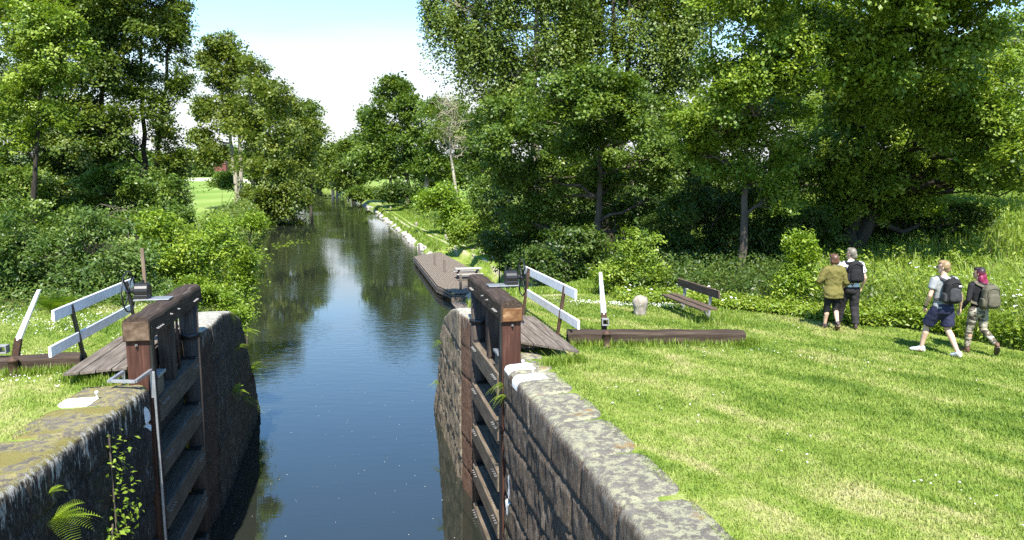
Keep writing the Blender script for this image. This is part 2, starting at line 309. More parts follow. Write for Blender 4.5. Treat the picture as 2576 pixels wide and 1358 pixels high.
# ---------------------------------------------------------------- numpy value noise
def _h(ix, iy, iz):
    n = (ix * 374761393 + iy * 668265263 + iz * 2147483647 + 1013904223) & 0xffffffff
    n = ((n ^ (n >> 13)) * 1274126177) & 0xffffffff
    return ((n ^ (n >> 16)) & 0xffff) / 65535.0
def vnoise(x, y, z=0.0):
    x, y, z = np.broadcast_arrays(np.asarray(x, float), np.asarray(y, float), np.asarray(z, float))
    ix, iy, iz = (np.floor(q).astype(np.int64) for q in (x, y, z)); fx, fy, fz = x - ix, y - iy, z - iz
    fx, fy, fz = (q * q * (3 - 2 * q) for q in (fx, fy, fz)); r = 0
    for a in (0, 1):
        for b in (0, 1):
            for c in (0, 1):
                r = r + _h(ix + a, iy + b, iz + c) * (fx if a else 1 - fx) * (fy if b else 1 - fy) * (fz if c else 1 - fz)
    return r
def fbm(x, y, z=0.0, o=4):
    r = 0; a = .5
    for i in range(o): r = r + a * vnoise(x * 2 ** i + 7 * i, y * 2 ** i + 3 * i, np.asarray(z) * 2 ** i); a *= .5
    return r
# ---------------------------------------------------------------- stone lock walls
def stonemat(name, face, top, lich_face, lich_top, moss, topmoss, elich=(.20, .18, .15)):
    m, t, b = newmat(name); v = coords(t, 'World', (1, 1, 1), (0, 0, -PHI)); vv = coords(t, 'World', (2.2, 2.2, .55), (0, 0, -PHI))
    fc = ramp(t, noise(t, v, 2.2, 5, .65), [(.3, face[0]), (.55, face[1]), (.75, face[2])])
    fc = mixc(t, thr(t, noise(t, vv, 5, 4, .6), .58, .72), fc, lich_face)
    fc = mixc(t, thr(t, noise(t, v, 1.1, 4), .58, .7), fc, moss)
    fc = mixc(t, thr(t, noise(t, vv, 16, 4, .75), .52, .66), fc, mixc(t, .55, face[2], lich_face)); fc = mixc(t, thr(t, noise(t, vv, 23, 3, .7), .56, .66), fc, tuple(x * .35 for x in face[0])); fc = mixc(t, thr(t, noise(t, v, 17, 3, .6), .68, .74), fc, (.30, .29, .26))
    tcx = ramp(t, noise(t, v, 3, 5, .7), [(.3, top[0]), (.55, top[1]), (.75, top[2])])
    tcx = mixc(t, thr(t, noise(t, v, 8, 8, .75), .46, .56), tcx, lich_top)
    tcx = mixc(t, thr(t, noise(t, v, 1.5, 4, .6), topmoss[1], topmoss[1] + .1), tcx, topmoss[0])
    tcx = mixc(t, thr(t, noise(t, v, 12, 4, .7), .63, .7), tcx, (.10, .09, .075))
    at_ = nd(t, 'ShaderNodeAttribute', attribute_name='top'); c = mixc(t, thr(t, at_.outputs['Fac'], .3, .7), fc, tcx)
    eg = nd(t, 'ShaderNodeSeparateXYZ'); t.links.new(coords(t, 'World'), eg.inputs[0]); ez = nd(t, 'ShaderNodeMapRange'); ez.inputs['From Min'].default_value = -.75; ez.inputs['From Max'].default_value = -.03; ez.inputs['To Min'].default_value = -.16; ez.inputs['To Max'].default_value = .03; t.links.new(eg.outputs['Z'], ez.inputs['Value'])
    en = nd(t, 'ShaderNodeMath', operation='ADD'); t.links.new(noise(t, vv, 4.5, 6, .7), en.inputs[0]); t.links.new(ez.outputs['Result'], en.inputs[1]); ea = nd(t, 'ShaderNodeMapRange'); ea.inputs['From Min'].default_value = .95; ea.inputs['From Max'].default_value = .6; t.links.new(at_.outputs['Fac'], ea.inputs['Value'])
    em = nd(t, 'ShaderNodeMath', operation='MULTIPLY'); t.links.new(thr(t, en.outputs[0], .50, .60), em.inputs[0]); t.links.new(ea.outputs['Result'], em.inputs[1]); c = mixc(t, em.outputs[0], c, elich)
    ap = nd(t, 'ShaderNodeAttribute', attribute_name='paint'); pm = nd(t, 'ShaderNodeMath', operation='MULTIPLY_ADD'); pm.inputs[1].default_value = .5; pm.inputs[2].default_value = -.25
    t.links.new(noise(t, v, 9, 4, .7), pm.inputs[0]); pq = nd(t, 'ShaderNodeMath', operation='ADD'); t.links.new(pm.outputs[0], pq.inputs[0]); t.links.new(ap.outputs['Fac'], pq.inputs[1])
    c = mixc(t, thr(t, pq.outputs[0], .45, .55), c, (.82, .82, .80))
    t.links.new(c, b.inputs['Base Color']); b.inputs['Roughness'].default_value = .92; b.inputs['Specular IOR Level'].default_value = .2
    bump(t, b, noise(t, vv, 18, 6, .75), .9, .035); return m
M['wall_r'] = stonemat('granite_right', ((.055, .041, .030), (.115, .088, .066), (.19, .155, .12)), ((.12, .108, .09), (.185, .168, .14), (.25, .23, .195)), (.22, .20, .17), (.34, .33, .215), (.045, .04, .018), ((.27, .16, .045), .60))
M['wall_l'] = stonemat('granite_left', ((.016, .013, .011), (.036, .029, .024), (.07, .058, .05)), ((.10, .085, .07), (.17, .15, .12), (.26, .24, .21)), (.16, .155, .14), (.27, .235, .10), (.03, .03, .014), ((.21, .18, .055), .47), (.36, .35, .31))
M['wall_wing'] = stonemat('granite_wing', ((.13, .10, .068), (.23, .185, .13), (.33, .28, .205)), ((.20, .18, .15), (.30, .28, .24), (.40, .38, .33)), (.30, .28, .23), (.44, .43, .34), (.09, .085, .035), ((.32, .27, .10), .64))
M['quoin'] = stonemat('red_quoin_stone', ((.09, .05, .032), (.16, .09, .058), (.22, .14, .095)), ((.24, .21, .17), (.33, .30, .26), (.42, .39, .34)), (.2, .15, .11), (.42, .40, .3), (.06, .05, .025), ((.3, .25, .1), .68))
def strip(name, parent, s0, s1, side, aface, ztop, mat, thick=.85, zbot=-6.1, rough=.03, course=.5, blk=1.1, ds=.045, startcap=False, endcap=False, paint=None, seed=0, vstreak=True, edge=.1, joint=.05, fblk=None):
    fblk = fblk or blk
    s = np.arange(s0, s1 + 1e-6, ds); zt = np.array([ztop(q) for q in s]); af = np.array([aface(q) for q in s])
    # cross-section coordinate: (depth into the wall d, height z, normal)
    nz = int((0 - zbot) / .05); P = []
    fr = np.linspace(0, 1, nz)
    rows_d, rows_z, nx_, nz_, top_ = [], [], [], [], []
    for i, f in enumerate(fr): rows_d.append(np.zeros_like(s)); rows_z.append(zbot + f * (zt - edge - zbot)); nx_.append(-1); nz_.append(0); top_.append(0)
    for q in (22, 45, 68): rows_d.append(np.full_like(s, edge * (1 - math.cos(R(q))))); rows_z.append(zt - edge + edge * math.sin(R(q))); nx_.append(-math.cos(R(q))); nz_.append(math.sin(R(q))); top_.append(q / 68)
    bi = np.floor((s + seed * .37) / blk).astype(int); out_w = thick * (.86 + .2 * vnoise(bi * 3.7 + seed, 0.5))
    fb = (s + seed * .37) / blk - bi; cr = np.minimum(fb, 1 - fb) * blk; jt = np.exp(-(cr / .028) ** 2); out_w = out_w - .14 * np.exp(-(cr / .12) ** 2)
    for f in np.linspace(0, 1, 16): rows_d.append(edge + f * (out_w - edge)); rows_z.append(zt.copy()); nx_.append(0); nz_.append(1); top_.append(1)
    rows_d.append(out_w + .01); rows_z.append(zt - .3); nx_.append(0); nz_.append(0); top_.append(1)
    D = np.array(rows_d).T; Z = np.array(rows_z).T; NX = np.array(nx_)[None]; NZ = np.array(nz_)[None]; TP = np.repeat(np.array(top_, float)[None], len(s), 0); S = np.repeat(s[:, None], D.shape[1], 1)
    k = seed * 13.1
    ci = np.floor((-Z + .02) / course); cf = (-Z + .02) / course - ci; off = vnoise(ci * 5.3 + seed, 0.2) * fblk
    bj = np.floor((S + off) / fblk); bf = (S + off) / fblk - bj
    hj = np.exp(-(np.minimum(cf, 1 - cf) * course / .022) ** 2); vj = np.exp(-(np.minimum(bf, 1 - bf) * fblk / .022) ** 2)
    face = 1 - np.clip(TP, 0, 1)
    topcourse = (ci < 1); vj = np.where(topcourse, jt[:, None], vj); hj = np.where(Z > -course * .5, 0, hj)
    g = np.maximum(hj, vj) * joint * (face + .9 * (TP > 0))
    blockoff = (vnoise(bj * 7.7 + k, ci * 3.3) - .5) * .05 * face * (~topcourse)
    ro = (fbm(S * 2.2 + k, Z * 2.0, 2.0, 3) - .45) * rough * 1.3 + (fbm(S * 9 + k, Z * (3.5 if vstreak else 9), 5.0, 3) - .45) * rough * 1.5
    ro = ro * np.where(topcourse, .45, 1) * (face + .25 * (1 - face))
    tr = (fbm(S * 1.7 + k, D * 2.2, 3.0, 3) - .45) * .05 * (TP > .9)
    disp = ro + blockoff - g
    Dd = D + NX * disp; Zd = Z + NZ * (disp * .8) + tr * NZ
    A = (af[:, None] + side * Dd)
    if startcap: A = np.vstack([np.repeat((af[0] + side * (D[:1] * 0 + out_w[0])), 1, 0), A]); S = np.vstack([S[:1], S]); Zd = np.vstack([Zd[:1], Zd]); TP = np.vstack([TP[:1] * 0, TP])
    if endcap: A = np.vstack([A, np.repeat((af[-1] + side * (D[:1] * 0 + out_w[-1])), 1, 0)]); S = np.vstack([S, S[-1:]]); Zd = np.vstack([Zd, Zd[-1:]]); TP = np.vstack([TP, TP[-1:] * 0])
    V = np.stack([A * CP - S * SP, A * SP + S * CP, Zd], -1).reshape(-1, 3); nr, nc = A.shape
    i0 = (np.arange(nr - 1)[:, None] * nc + np.arange(nc - 1)[None]).ravel(); Fq = np.stack([i0, i0 + 1, i0 + nc + 1, i0 + nc], -1)
    if side > 0: Fq = Fq[:, ::-1]
    o = npmesh(name, V, Fq, mat, parent, smooth=True)
    a1 = o.data.attributes.new('top', 'FLOAT', 'POINT'); a1.data.foreach_set('value', TP.astype(np.float32).ravel())
    pv = np.zeros_like(A) if paint is None else paint(S, np.abs(A - af[min(5, len(af) - 1)]), Zd)
    a2 = o.data.attributes.new('paint', 'FLOAT', 'POINT'); a2.data.foreach_set('value', pv.astype(np.float32).ravel())
    return o
def boxmask(v, lo, hi, soft): return np.clip((v - lo) / soft + .5, 0, 1) * np.clip((hi - v) / soft + .5, 0, 1)
wr = tag(empty('lock_wall', LW(3.1, 8, 0)), 'rough dark granite lock wall with grey lichen covered coping beside the big lawn', 'lock wall')
wl = tag(empty('lock_wall', LW(-3.6, 8, 0)), 'dark mossy granite lock wall with ferns growing on its face, beside the clover lawn', 'lock wall')
def under(o, p):                                   # parent without moving
    o.parent = p; o.matrix_parent_inverse = Matrix.Translation(p.location).inverted(); return o
pr = lambda S, d, Z: np.maximum(boxmask(S, 12.22, 12.7, .12) * boxmask(d, -.2, .5, .16) * (Z > -.1), np.maximum(boxmask(S, 11.58, 11.96, .14) * boxmask(d, -.2, .55, .18) * (Z > -.16), boxmask(S + Z * .22, 11.72, 11.95, .1) * boxmask(Z, -2.75, -1.95, .2)))
under(strip('chamber_wall', None, 3.0, 12.7, 1, lambda s: 2.72, lambda s: .02, M['wall_r'], rough=.05, blk=1.28, course=.62, paint=pr, seed=2, endcap=True, edge=.13, fblk=2.3, joint=.075), wr)
under(strip('recess_wall', None, 12.7, 16.75, 1, lambda s: 3.14, lambda s: .0, M['wall_r'], thick=.45, seed=5, rough=.03), wr)
wing_z = lambda s: float(np.interp(s, [16, 18.3, 19.5, 21.0, 21.6, 24.6], [.02, .02, -.22, -.72, -1.3, -4.9]))
under(strip('quoin', None, 16.72, 17.75, 1, lambda s: 2.76 + .05 * math.cos((s - 16.7) * 3), lambda s: .02, M['quoin'], course=.78, blk=3, seed=3, rough=.014, startcap=True, vstreak=False, joint=.03), wr)
under(strip('wing_wall', None, 17.75, 24.6, 1, lambda s: 2.68 + .012 * (s - 17.7), wing_z, M['wall_wing'], course=.95, blk=1.5, fblk=3.1, seed=4, rough=.06, startcap=True), wr)
af_l = lambda s: -3.25 - max(0, 12.6 - s) * .128
pl = lambda S, d, Z: np.maximum(boxmask(S, 11.75, 12.2, .1) * boxmask(d, -.2, .62, .12) * (Z > -.2), boxmask(S, 12.45, 12.72, .1) * boxmask(Z + (S - 12.5) * .9, -.62, -.28, .12))
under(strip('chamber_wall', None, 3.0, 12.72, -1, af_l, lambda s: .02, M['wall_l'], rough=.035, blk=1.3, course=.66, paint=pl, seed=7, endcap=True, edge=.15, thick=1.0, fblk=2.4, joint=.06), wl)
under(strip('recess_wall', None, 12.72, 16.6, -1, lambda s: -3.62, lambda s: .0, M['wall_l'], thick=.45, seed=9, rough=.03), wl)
M['quoin_l'] = stonemat('left_quoin_stone', ((.035, .022, .016), (.07, .045, .033), (.11, .08, .06)), ((.24, .21, .17), (.33, .30, .26), (.42, .39, .34)), (.12, .1, .08), (.42, .40, .3), (.03, .025, .015), ((.3, .25, .1), .68))  # copy of the right quoin, face darkened to carry its shade
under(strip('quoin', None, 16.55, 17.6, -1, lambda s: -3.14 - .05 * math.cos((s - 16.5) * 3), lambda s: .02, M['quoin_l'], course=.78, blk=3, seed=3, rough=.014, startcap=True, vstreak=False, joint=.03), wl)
wing_zl = lambda s: float(np.interp(s, [16, 19.0, 20.4, 21.6, 22.2, 25.2], [.02, .02, -.2, -.6, -1.2, -4.9]))
M['wall_wl'] = stonemat('granite_wing_left', ((.03, .024, .018), (.06, .049, .038), (.11, .095, .078)), ((.22, .20, .17), (.32, .30, .27), (.44, .42, .38)), (.2, .19, .17), (.44, .43, .34), (.04, .045, .016), ((.32, .27, .10), .64))  # right wing stone again, shade of the left face put into its tones
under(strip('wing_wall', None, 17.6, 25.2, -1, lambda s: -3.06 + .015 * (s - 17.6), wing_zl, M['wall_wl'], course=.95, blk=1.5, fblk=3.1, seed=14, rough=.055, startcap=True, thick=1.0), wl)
# iron eye bolts set in the coping, painted white at the foot
def eyebolt(p, label):
    m = MB(); m.lathe([(.045, 0), (.045, .02), (.022, .025), (.022, .16), (.05, .165), (.055, .2), (.03, .235), (0.002, .24)], n=12)
    o = m.build('eye_bolt', M['white'], None, True); o.location = p; o.scale = (.55, .55, .55); tag(o, label, 'bolt', 'bolts in the lock coping')
eyebolt(LW(3.02, 12.42, .02), 'white topped iron bolt on the painted end stone of the right coping')
eyebolt(LW(3.06, 11.86, .02), 'iron bolt on the second painted stone of the right coping')
eyebolt(LW(-3.82, 12.05, .02), 'white painted bolt on the mossy left coping')
# ---------------------------------------------------------------- lock gates
def boltmesh():
    m = MB(); m.tube([(0.0, 0, 0), (-.018, 0, 0), (-.019, 0, 0), (-.05, 0, 0)], [.024, .024, .012, .012], 8); return m
BOLT = None
M['dpost'] = wood('dark_grey_post', (.028, .021, .016), (.05, .038, .03), (.09, .072, .056), 'z')
def addbolt(parent, p, sgn):
    global BOLT
    if BOLT is None:
        BOLT = boltmesh().build('bolt', M['bolt'], None); me = BOLT.data; bpy.data.objects.remove(BOLT); BOLT = me
    o = bpy.data.objects.new('bolt', BOLT); COL.objects.link(o); o.parent = parent; o.location = p; o.scale = (sgn, 1, 1) if sgn > 0 else (-1, 1, 1); return o
def gate(side, p0, rz, label):
    g = tag(empty('lock_gate', p0, rz), label, 'lock gate', 'open lock gates'); sd_ = side
    X = lambda x: x * sd_
    def bx(name, x, y, z, mat, bev=.012, parent=g):
        m = MB(); m.box((X((x[0] + x[1]) / 2), (y[0] + y[1]) / 2, (z[0] + z[1]) / 2), (x[1] - x[0], y[1] - y[0], z[1] - z[0])); return m.build(name, mat, parent, bevel=bev)
    # top beam with rounded upper edges, slightly bowed and worn
    m = MB(); rs = []
    for i in range(15):
        y = -.06 + i * 3.72 / 14; wob = .012 * math.sin(i * 1.7); n_ = 20; prof = []
        rs.append((y, wob))
    sec = [(0, .74), (.40, .74), (.40, 1.03), (.385, 1.075), (.345, 1.11), (.28, 1.125), (.12, 1.125), (.055, 1.11), (.015, 1.075), (0, 1.03)]
    vs = []
    for y, wob in rs: vs += [(X(x + wob * .5), y, z + wob * (z > 1)) for x, z in sec]
    N = len(sec); fs = [(i * N + k, i * N + (k + 1) % N, (i + 1) * N + (k + 1) % N, (i + 1) * N + k) for i in range(14) for k in range(N)] + [tuple(range(N)), tuple(14 * N + k for k in range(N))[::-1]]
    if sd_ < 0: fs = [f[::-1] for f in fs]
    m.add(vs, [f[::-1] for f in fs]); top = m.build('top_beam', M['wood_y'], g, bevel=.008)
    for y0 in (.35, .45, .55, .65, 1.25, 1.75, 2.95, 3.05, 3.15, 3.25): addbolt(top, (X(-.0), y0, .86 if not 1 < y0 < 2 else .93), 1 if sd_ > 0 else -1)
    if sd_ > 0: bx('end_plate', (.03, .39), (-.075, -.062), (.745, .99), M['copper'], .003)
    else: bx('end_grain', (.004, .396), (-.072, -.062), (.745, 1.06), M['endgrain'], .003)
    post = bx('mitre_post', (.03, .39), (0, .32), (-5.6, .735), M['wood_z'], .015)
    addbolt(post, (X(.22), -.02, .66), 1).rotation_euler = (0, 0, R(90))
    bx('iron_strap', (-.012, .028), (.0, .07), (-5.6, .95), M['iron'], .004)
    m = MB(); m.tube([(X(.2), 3.36, -5.6), (X(.2), 3.36, .735)], .19, 18); m.build('heel_post', M['dpost'], g, True)
    m = MB(); m.lathe([(.2, 0), (.225, .01), (.225, .10), (.2, .11)], (X(.2), 3.36, .03), 24); col_ = m.build('collar', M['iron'], g, True)
    zt = -.36
    for i in range(6):
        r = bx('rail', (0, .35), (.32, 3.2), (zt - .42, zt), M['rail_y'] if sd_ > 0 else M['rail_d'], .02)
        for y0 in (.42, .53, .64, .75, 2.7, 2.82, 2.94, 3.06): addbolt(r, (X(0), y0, zt - .12), 1 if sd_ > 0 else -1)
        bx('corner_bracket', (.02, .3), (3.0, 3.17), (zt + .002, zt + .03), M['iron'], .003); zt -= .98
    bx('plank_panel', (.352, .395), (.3, 3.2), (-5.6, .25), M['dpost'], .004)
    bx('paddle_frame', (.05, .34), (.42, .78), (-.355, -.02), M['rail_y'], .02); bx('frame_cap', (.02, .36), (.38, .82), (-.02, .03), M['galv'], .006)
    m = MB(); m.tube([(X(.17), 2.3, -.36), (X(.17), 2.3, .74)], .025, 8); m.build('paddle_rod', M['rust'], g, True)
    bx('middle_post', (.06, .32), (1.5, 1.72), (-.36, .735), M['dpost'], .01)
    # winding gear
    bx('gear_plate', (.10, .72), (1.60, 1.95), (1.13, 1.15), M['galv'], .003); m = MB(); m.bar((X(.62), 1.78, 1.13), (X(.62), 1.78, .75), .12, .12); m.build('gear_bracket', M['iron'], g, bevel=.01)
    m = MB(); m.tube([(X(.46), 1.78, 1.30), (X(.48), 1.78, 1.30), (X(.71), 1.78, 1.30), (X(.73), 1.78, 1.30)], [.10, .145, .145, .11], 18); m.box((X(.6), 1.78, 1.19), (.24, .28, .08)); m.tube([(X(.58), 1.78, 1.43), (X(.58), 1.78, 1.5)], [.03, .035], 8)
    m.tube([(X(.73), 1.78, 1.3), (X(.80), 1.78, 1.3)], .05, 12); m.build('gear_box', M['iron'], g, False, bevel=.012)
    wx = .84; m = MB(); r0 = .375; nn, kk = 40, 8; vs = []; 
    for i in range(nn):
        th = 2 * math.pi * i / nn
        for k in range(kk):
            ph = 2 * math.pi * k / kk; rr = r0 + .014 * math.cos(ph); vs.append((X(wx) + .014 * math.sin(ph), 1.78 + rr * math.cos(th), 1.28 + rr * math.sin(th)))
    m.add(vs, [(i * kk + k, i * kk + (k + 1) % kk, ((i + 1) % nn) * kk + (k + 1) % kk, ((i + 1) % nn) * kk + k) for i in range(nn) for k in range(kk)])
    for q in range(4):
        th = R(35 + 90 * q); pts = [(X(wx), 1.78 + rr * math.cos(th + .25 * math.sin(rr * 8)), 1.28 + rr * math.sin(th + .25 * math.sin(rr * 8))) for rr in (.03, .12, .2, .29, .37)]; m.tube(pts, .014, 6)
    m.tube([(X(wx - .04), 1.78, 1.28), (X(wx + .05), 1.78, 1.28)], .045, 12); m.build('handwheel', M['iron'], g, True)
    if sd_ < 0: m = MB(); m.bar((X(.55), 1.8, 1.35), (X(.56), 1.8, 2.08), .06, .05, (0, 1, 0)); m.build('rack_pole', wood('dry_pole', (.10, .07, .045), (.17, .125, .085), (.24, .19, .14), 'z'), g, bevel=.005)
    # footbridge behind the leaf, planks sawn off on the skew
    wk = bx('walkway', (.5, 1.3), (.55, .67), (.06, .19), M['plank'], .005); bx('bearer', (.5, 1.36), (3.0, 3.12), (.06, .19), M['plank'], .005, wk)
    for i in range(4):
        x0 = .46 + i * .225; yn0 = .42 - i * .25 if sd_ > 0 else .2 - i * .06; yn1 = yn0 - (.24 if sd_ > 0 else .055); zz = .195 + .004 * (i % 2)
        m = MB(); vs = [(X(x), y, z) for z in (zz, zz + .05) for x, y in ((x0, yn0), (x0 + .213, yn1), (x0 + .213, 3.75 - .35 * i), (x0, 3.75 - .3 * i))]
        m.add(vs, [(0, 3, 2, 1), (4, 5, 6, 7), (0, 1, 5, 4), (1, 2, 6, 5), (2, 3, 7, 6), (3, 0, 4, 7)] if sd_ > 0 else [(1, 2, 3, 0), (7, 6, 5, 4), (4, 5, 1, 0), (5, 6, 2, 1), (6, 7, 3, 2), (7, 4, 0, 3)]); m.build('plank', M['plank'], wk, bevel=.006)
    for (yb, xb, yt) in ((1.15, 1.42, 1.0), (3.85, 1.36, 3.75)):
        m = MB(); m.bar((X(xb), yb, .0), (X(xb + .12), yt, 1.2), .065, .05, (0, 1, 0)); m.build('handrail_post', M['rust'] if sd_ > 0 else M['iron'], g, bevel=.004)
    m = MB(); m.bar((X(1.55), .28, 1.14), (X(1.52), 4.35, 1.10), .045, .19); m.build('handrail_board', M['white'], g, bevel=.01)
    m = MB(); m.bar((X(1.49), -.1, .62), (X(1.46), 4.0, .60), .045, .18); m.build('handrail_board', M['white'], g, bevel=.01)
    return g
gate(1, LW(2.74, 13.02, 0), PHI, 'open dark timber lock gate against the right wall, copper plate on its beam end')
gate(-1, LW(-3.2, 12.85, 0), PHI - R(2.0), 'open dark timber lock gate against the left wall with an upright rack pole')
# steel ladder head and long rail on the left wall
lad = tag(empty('ladder', LW(-3.3, 12.55, .0), PHI), 'grey steel ladder head with square hoops at the left lock edge', 'ladder')
m = MB()
q = [gp(272, 975, .1), gp(352, 973, .1)]
for a0, s0 in ((-.62, .30), (-.02, .28)): pass
L_ = lambda a, s, z: Vector((a + 3.3, s - 12.55, z))
m.bar(L_(-3.78, 12.55, .16), L_(-3.36, 12.42, .16), .05, .05); m.build('hoop_bar', M['galv'], lad, bevel=.004)
for a0 in (-3.78, -3.36):
    m = MB(); m.bar(L_(a0, 12.50 if a0 < -3.5 else 12.42, .16), L_(a0 + .13, 12.86, .22), .05, .05); m.build('side_bar', M['galv'], lad, bevel=.004)
    m = MB(); m.bar(L_(a0 + .13, 12.86, .22), L_(a0 + .13, 12.86, .02 if a0 < -3.5 else -.25), .045, .045, (0, 1, 0)); m.build('upright', M['galv'], lad, bevel=.004)
m = MB(); m.bar(L_(-3.19, 12.84, .2), L_(-3.16, 12.84, -5.5), .035, .035, (0, 1, 0)); m.build('long_rail', M['galv'], lad, bevel=.004)
# ---------------------------------------------------------------- balance beams with levers, rollers
def beam(p, q, wd, h, z, label, lev):
    d = Vector(q) - Vector(p); L = d.length; rz = math.atan2(d.y, d.x); r = tag(empty('balance_beam', (p[0], p[1], 0), rz), label, 'timber beam', 'balance beams on the lawns')
    m = MB(); n = 10; vs = []
    for i in range(n + 1):
        x = L * i / n; wob = .008 * math.sin(i * 2.3)
        vs += [(x, y + wob, zz + wob) for y, zz in ((-wd / 2, z), (wd / 2, z), (wd / 2, z + h * .8), (wd * .38, z + h), (-wd * .38, z + h), (-wd / 2, z + h * .8))]
    m.add(vs, [(i * 6 + k, i * 6 + (k + 1) % 6, i * 6 + 6 + (k + 1) % 6, i * 6 + 6 + k) for i in range(n) for k in range(6)] + [tuple(range(6))[::-1], tuple(n * 6 + k for k in range(6))])
    m.build('timber', M['wood_x'], r, bevel=.01)
    for x in (.9, L - .5): MB().box((x, 0, z / 2 + .002), (.35, wd * .8, z)).build('support_block', M['wood_x'], r)
    x0, y0, tx, ty, zt, face = lev
    m = MB(); m.bar((x0, y0, .1), (x0 + (tx - x0) * .22, y0 + (ty - y0) * .22, .60), .11, .09, (0, 1, 0)); br = m.build('bracket', M['rust'], r, bevel=.006)
    m = MB(); c = Vector((x0 + face[0], y0 + face[1], .42)); t_ = .02
    for dz in (-.06, .06): m.box(c + Vector((0, 0, dz)), (.14, .16, t_))
    for dx in (-.06, .06): m.box(c + Vector((dx, 0, 0)), (t_, .16, .10))
    m.build('socket', M['steelgrey'], br, bevel=.003)
    m = MB(); n = 5; b0 = Vector((x0 + (tx - x0) * .2, y0 + (ty - y0) * .2, .56)); b1 = Vector((tx, ty, zt))
    rs = []
    for i in range(n + 1):
        f = i / n; w_ = .062 - .028 * f; rs.append((b0.lerp(b1, f), Vector((w_, 0, 0)), Vector((0, w_ * .8, 0))))
    m.rings(rs, 8); m.build('lever', M['white'], r, bevel=0)
    return r
beam((1.12, 14.62), (4.72, 14.58), .30, .235, .05, 'dark timber balance beam lying across the right lawn with a white lever', (.80, .30, .70, .34, 1.43, (0, -.10)))
bl0 = LW(-4.62, 14.1); bl1 = LW(-8.4, 14.1)
beam((bl1.x, bl1.y), (bl0.x, bl0.y), .30, .235, .05, 'dark timber balance beam leaving the frame over the clover lawn, white lever leaning', (2.62, .10, 3.15, .0, 1.45, (-.12, -.06)))
def roller(p, label):
    m = MB(); m.lathe([(.11, 0), (.11, .03), (.075, .035), (.072, .13), (.075, .25), (.085, .255), (.085, .29), (.04, .30), (.04, .33), (.01, .335)], n=20)
    o = m.build('roller_post', M['rust'], None, True); o.location = p; tag(o, label, 'iron roller', 'iron rollers before the beams')
roller((1.90, 14.36, 0), 'rusty iron roller post in front of the right timber beam'); p_ = LW(-5.66, 13.86); roller((p_.x, p_.y, 0), 'rusty iron roller post in front of the left timber beam')
# ---------------------------------------------------------------- bench, bollards
bn = tag(empty('park_bench', LW(8.42, 16.35, 0), PHI), 'weathered brown bench with plank back and steel legs facing the canal', 'bench')
for nm, x, z, wd, h in (('seat_board', -.53, .37, .19, .045), ('seat_board', -.31, .385, .19, .045)):
    m = MB(); m.bar((x, -1.4, z), (x, .75, z), wd, h); m.build(nm, M['bench'], bn, bevel=.008)
m = MB(); m.bar((-.10, -1.25, .68), (-.12, .85, .68), .045, .2, (-.15, 0, 1)); m.build('backrest', M['bench'], bn, bevel=.008)
for y in (-.78, .55):
    m = MB(); m.bar((-.12, y, -.02), (-.06, y, .76), .05, .07, (0, 1, 0)); lg = m.build('leg', M['steelgrey'], bn, bevel=.004)
    m = MB(); m.bar((-.62, y, .34), (-.1, y, .35), .05, .04); m.bar((-.34, y, .34), (-.1, y, .08), .04, .03, (0, 1, 0)); m.build('seat_support', M['steelgrey'], bn, bevel=.004)
def bollard(p, sc, label):
    m = MB(); m.lathe([(.155, -.1), (.155, .08), (.168, .17), (.19, .24), (.2, .31), (.192, .37), (.165, .43), (.11, .475), (.05, .495), (.003, .5)], n=28)
    o = m.build('mooring_bollard', M['stone'], None, True); o.location = p; o.scale = (sc,) * 3; tag(o, label, 'stone bollard', 'stone bollards along the towpath')
    tx = bpy.data.textures.get('stonetex') or bpy.data.textures.new('stonetex', 'CLOUDS'); tx.noise_scale = .12
    sb_ = o.modifiers.new('s', 'SUBSURF'); sb_.levels = 1; sb_.render_levels = 1; dm = o.modifiers.new('d', 'DISPLACE'); dm.texture = tx; dm.strength = .035; dm.mid_level = .5
bollard(gp(1610, 792, 0), .98, 'mushroom shaped grey stone bollard on the lawn near the bench')
for a_, s_, sc, lb in ((10.7, 47.0, 1.15, 'shaded stone bollard at the bush edge beside the dock'), (10.2, 76, 1.0, 'pale stone bollard on the towpath verge above the tracks'), (8.9, 95, 1.0, 'small distant stone bollard before the leafless pale tree'), (8.2, 138, 1.0, 'tiny farthest stone bollard by the towpath bend')):
    bollard(LW(a_, s_, float(terr(a_, s_))), sc, lb)
# ---------------------------------------------------------------- dock, picnic table
dk = tag(empty('dock', LW(7, 52, -3.9), PHI), 'long brown plank dock bent along the canal bank with mooring posts', 'dock')
D_ = lambda a, s, z=0: Vector((a - 7, s - 52, z))
Ls = [(63.9, 5.74), (47.1, 5.72), (43.7, 6.4)]; Rs = [(67.2, 8.4), (54.5, 9.3), (43.9, 8.7)]
m = MB(); NP = 22
for i in range(NP):
    f0, f1 = i / NP, (i + .84) / NP
    for j in range(2):
        c = []
        for jj in (j, j + 1):
            for f in (f0, f1): c.append(D_(Ls[jj][1] + (Rs[jj][1] - Ls[jj][1]) * f, Ls[jj][0] + (Rs[jj][0] - Ls[jj][0]) * f, .0))
        dn = Vector((0, 0, -.045)); vs = [c[0], c[1], c[3], c[2]] + [q + dn for q in (c[0], c[1], c[3], c[2])]
        m.add(vs, [(0, 3, 2, 1), (4, 5, 6, 7), (0, 1, 5, 4), (1, 2, 6, 5), (2, 3, 7, 6), (3, 0, 4, 7)])
m.build('deck', M['deck'], dk)
for z_, h_ in ((-.16, .16), (-.36, .12)):
    m = MB(); pl_ = [D_(8.6, 67.25, z_), D_(5.68, 63.95, z_), D_(5.66, 47.1, z_), D_(6.36, 43.64, z_), D_(9.0, 43.8, z_)]
    for p, q in zip(pl_, pl_[1:]): m.bar(p, q, .05, h_)
    m.build('fascia', M['plank'], dk)
